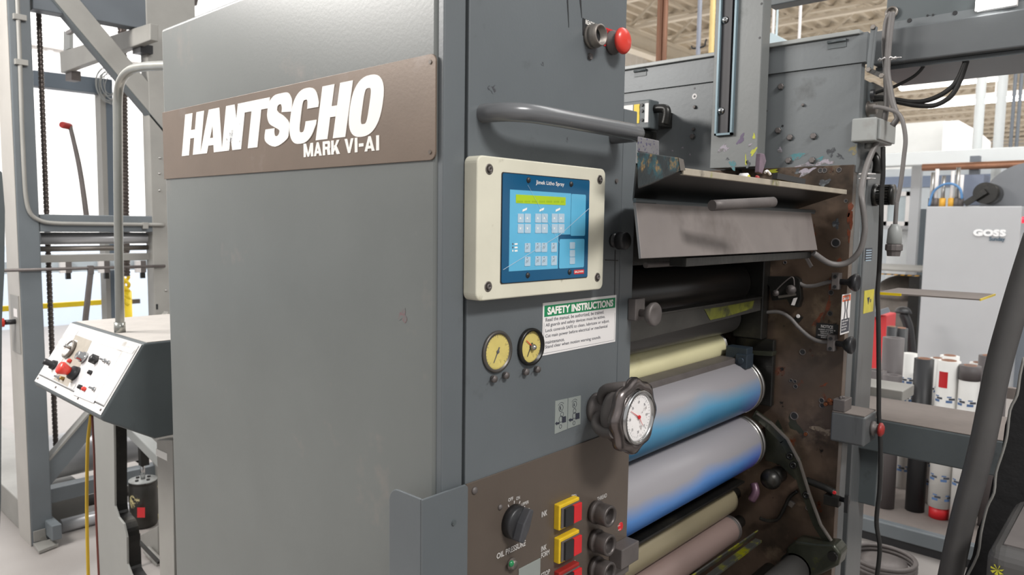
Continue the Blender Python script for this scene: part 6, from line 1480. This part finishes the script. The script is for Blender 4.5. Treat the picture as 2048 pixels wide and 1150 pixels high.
# ceiling lamps
for (cx, cy, yy, w_, lb) in ((1850+140, 12, 7.5, 1.4, 'bright lamp at the very top right, in front of the beam end'), (1900, 168, 20, 2.2, 'long bright lamp under the far trusses, left of the pair'), (1990, 200, 14, 2.0, 'largest blurred bright lamp in the right background')):
    c = P(cx, cy, 1, yy)
    if cy < 50: continue
    t = thing('ceiling_lamp', c, lb, 'lamp')
    b = B(); b.box((c.x-w_/2, yy-.15, c.z+.02), (c.x+w_/2, yy+.15, c.z+.10)); make('lamp_housing', b, signw, t)
    for dx in (-.07, .07):
        b = B(); b.cyl(Vector((c.x-w_/2+.03, yy+dx, c.z)), Vector((c.x+w_/2-.03, yy+dx, c.z)), .03, 10); make('lamp_tube', b, lamp_m, t)
    b = B(); b.cyl(Vector((c.x, yy, c.z+.1)), Vector((c.x, yy, 6.4)), .01, 8); make('hanger_rod', b, signw, t)

# glare at the upper box, put in as an added glowing tube with backing
c = P(1992, 8, 1, yb+.02)
wl_ = thing('glare_tube', c, 'glowing tube added for the bright glare on the upper box at the top right corner', 'lamp')
b = B(); b.cyl(c+Vector((-.038, -.02, -.004)), c+Vector((.038, -.02, .010)), .013, 14); make('lamp_tube', b, lamp_m, wl_)
b = B(); b.box(c+Vector((-.045, -.006, -.012)), c+Vector((.045, .0145, .022))); make('lamp_housing', b, signw, wl_, .002)

# ------------------------------------------------------------------ ink splashes and rust marks
def blob(x, y, rx, ry, yv, m, name='ink_splash', rot=0, n=16, parent=None, nax=1):
    c = P(x, y, nax, yv); b = B(); pts = []
    k1, k2 = random.uniform(0, 6), random.uniform(0, 6)
    nrm = YN if nax == 1 else XN; e = XN if nax == 1 else YP
    for i in range(n):
        a = 2*math.pi*i/n; f = 1+.28*math.sin(3*a+k1)+.2*math.sin(5*a+k2)+random.uniform(-.12, .12)
        u, v = rx*f*math.cos(a), ry*f*math.sin(a)
        u, v = u*math.cos(rot)-v*math.sin(rot), u*math.sin(rot)+v*math.cos(rot)
        pts.append(c+e*u+ZU*v+nrm*.0002)
    b.prism(pts, nrm*.0002); return make(name, b, m, parent)
m_pur = mat('dried_purple_ink', S(88, 74, 100), .4, 0, .2, 60); m_teal = mat('dried_teal_ink', S(70, 126, 132), .4, 0, .2, 60, stains=[(S(98, 104, 106), 90, .5, .56)])
m_pale = mat('pale_overspray', S(160, 152, 162), .6, 0, .1, 60, stains=[(S(112, 110, 110), 60, .48, .56)]); m_yel = mat('dried_yellow_ink', S(176, 178, 50), .4, 0, .1, 60)
m_dk = mat('dried_dark_ink', S(62, 64, 68), .4, 0, .2, 60, stains=[(S(96, 100, 102), 90, .52, .58)]); m_rust = mat('rust_run', S(120, 60, 36), .5, 0, .3, 80, stains=[(S(84, 50, 36), 60, .5, .6)])
m_tan = mat('scraped_tan', S(158, 142, 124), .5, .2, .15, 40, stains=[(S(104, 88, 76), 50, .46, .55)])
for x, y, rx, ry, m, r in ((1482, 278, .007, .018, m_pur, -.5), (1492, 321, .0025, .017, m_yel, .15), (1447, 297, .016, .010, m_pale, .3), (1466, 330, .009, .014, m_teal, .4), (1507, 303, .006, .013, m_yel, -.7), (1508, 273, .004, .008, m_yel, 0), (1500, 290, .006, .003, m_pale, .7), (1496, 328, .006, .012, m_dk, 0), (1455, 318, .005, .004, m_dk, 0)):
    blob(x, y, rx, ry, yp, m, rot=r, parent=po)
for x, y, rx, ry, m, r in ((1596, 312, .022, .009, m_teal, .2), (1640, 318, .010, .005, m_teal, .5), (1662, 304, .010, .012, m_dk, -.6), (1680, 313, .010, .005, m_dk, -.7), (1615, 328, .030, .006, m_pale, .25), (1650, 325, .026, .007, m_pale, .1), (1706, 300, .010, .012, mat('ochre_smear', S(128, 118, 84), .5, 0, .1, 40, stains=[(S(100, 104, 105), 60, .5, .56)]), 0), (1560, 300, .006, .008, m_pale, 0), (1345, 302, .003, .003, m_pale, 0), (1365, 296, .004, .003, m_pale, 0), (1380, 310, .003, .004, m_pale, 0)):
    blob(x, y, rx, ry, yu, m, rot=r, parent=up)
for x, y, rx, ry, m, r in ((1612, 343, .022, .010, m_pale, .3), (1545, 342, .016, .005, m_yel, 0), (1596, 343, .008, .008, m_dk, 0), (1648, 366, .016, .010, m_dk, .4), (1700, 418, .006, .020, m_rust, -.2), (1701, 440, .007, .024, m_rust, .1), (1698, 470, .004, .018, m_rust, .1), (1672, 448, .009, .013, m_dk, 0),
                            (1654, 618, .005, .030, m_rust, -.3), (1636, 640, .006, .024, m_rust, -.5), (1660, 575, .003, .030, m_rust, 0), (1650, 862, .040, .010, m_tan, 0), (1662, 806, .014, .009, m_rust, .2), (1648, 770, .012, .003, m_rust, .6), (1680, 525, .010, .010, m_rust, 0), (1560, 880, .020, .05, M['oily_green_steel'], .3), (1590, 850, .012, .03, M['oily_green_steel'], .7)):
    blob(x, y, rx, ry, YF, m, 'oil_stain' if m in (blackm,) else 'ink_splash', r, parent=low)

blob(806, 632, .010, .010, YC, mat('reddish_smudge', S(122, 98, 100), .4, 0, .1, 80, stains=[(S(108, 111, 109), 120, .46, .54)]), 'reddish_smudge', 0, parent=bpy.data.objects['body'])
for x, y, rx, ry in ((985, 178, .010, .006), (1134, 280, .002, .004), (1085, 128, .003, .003)):
    blob(x, y, rx, ry, XP, mat('grey_smudge_%d' % x, S(70, 70, 74), .4, 0, .1, 80, stains=[(S(97, 102, 105), 110, .48, .56)]), 'grey_smudge', 0, parent=bpy.data.objects['front_panel'], nax=0)
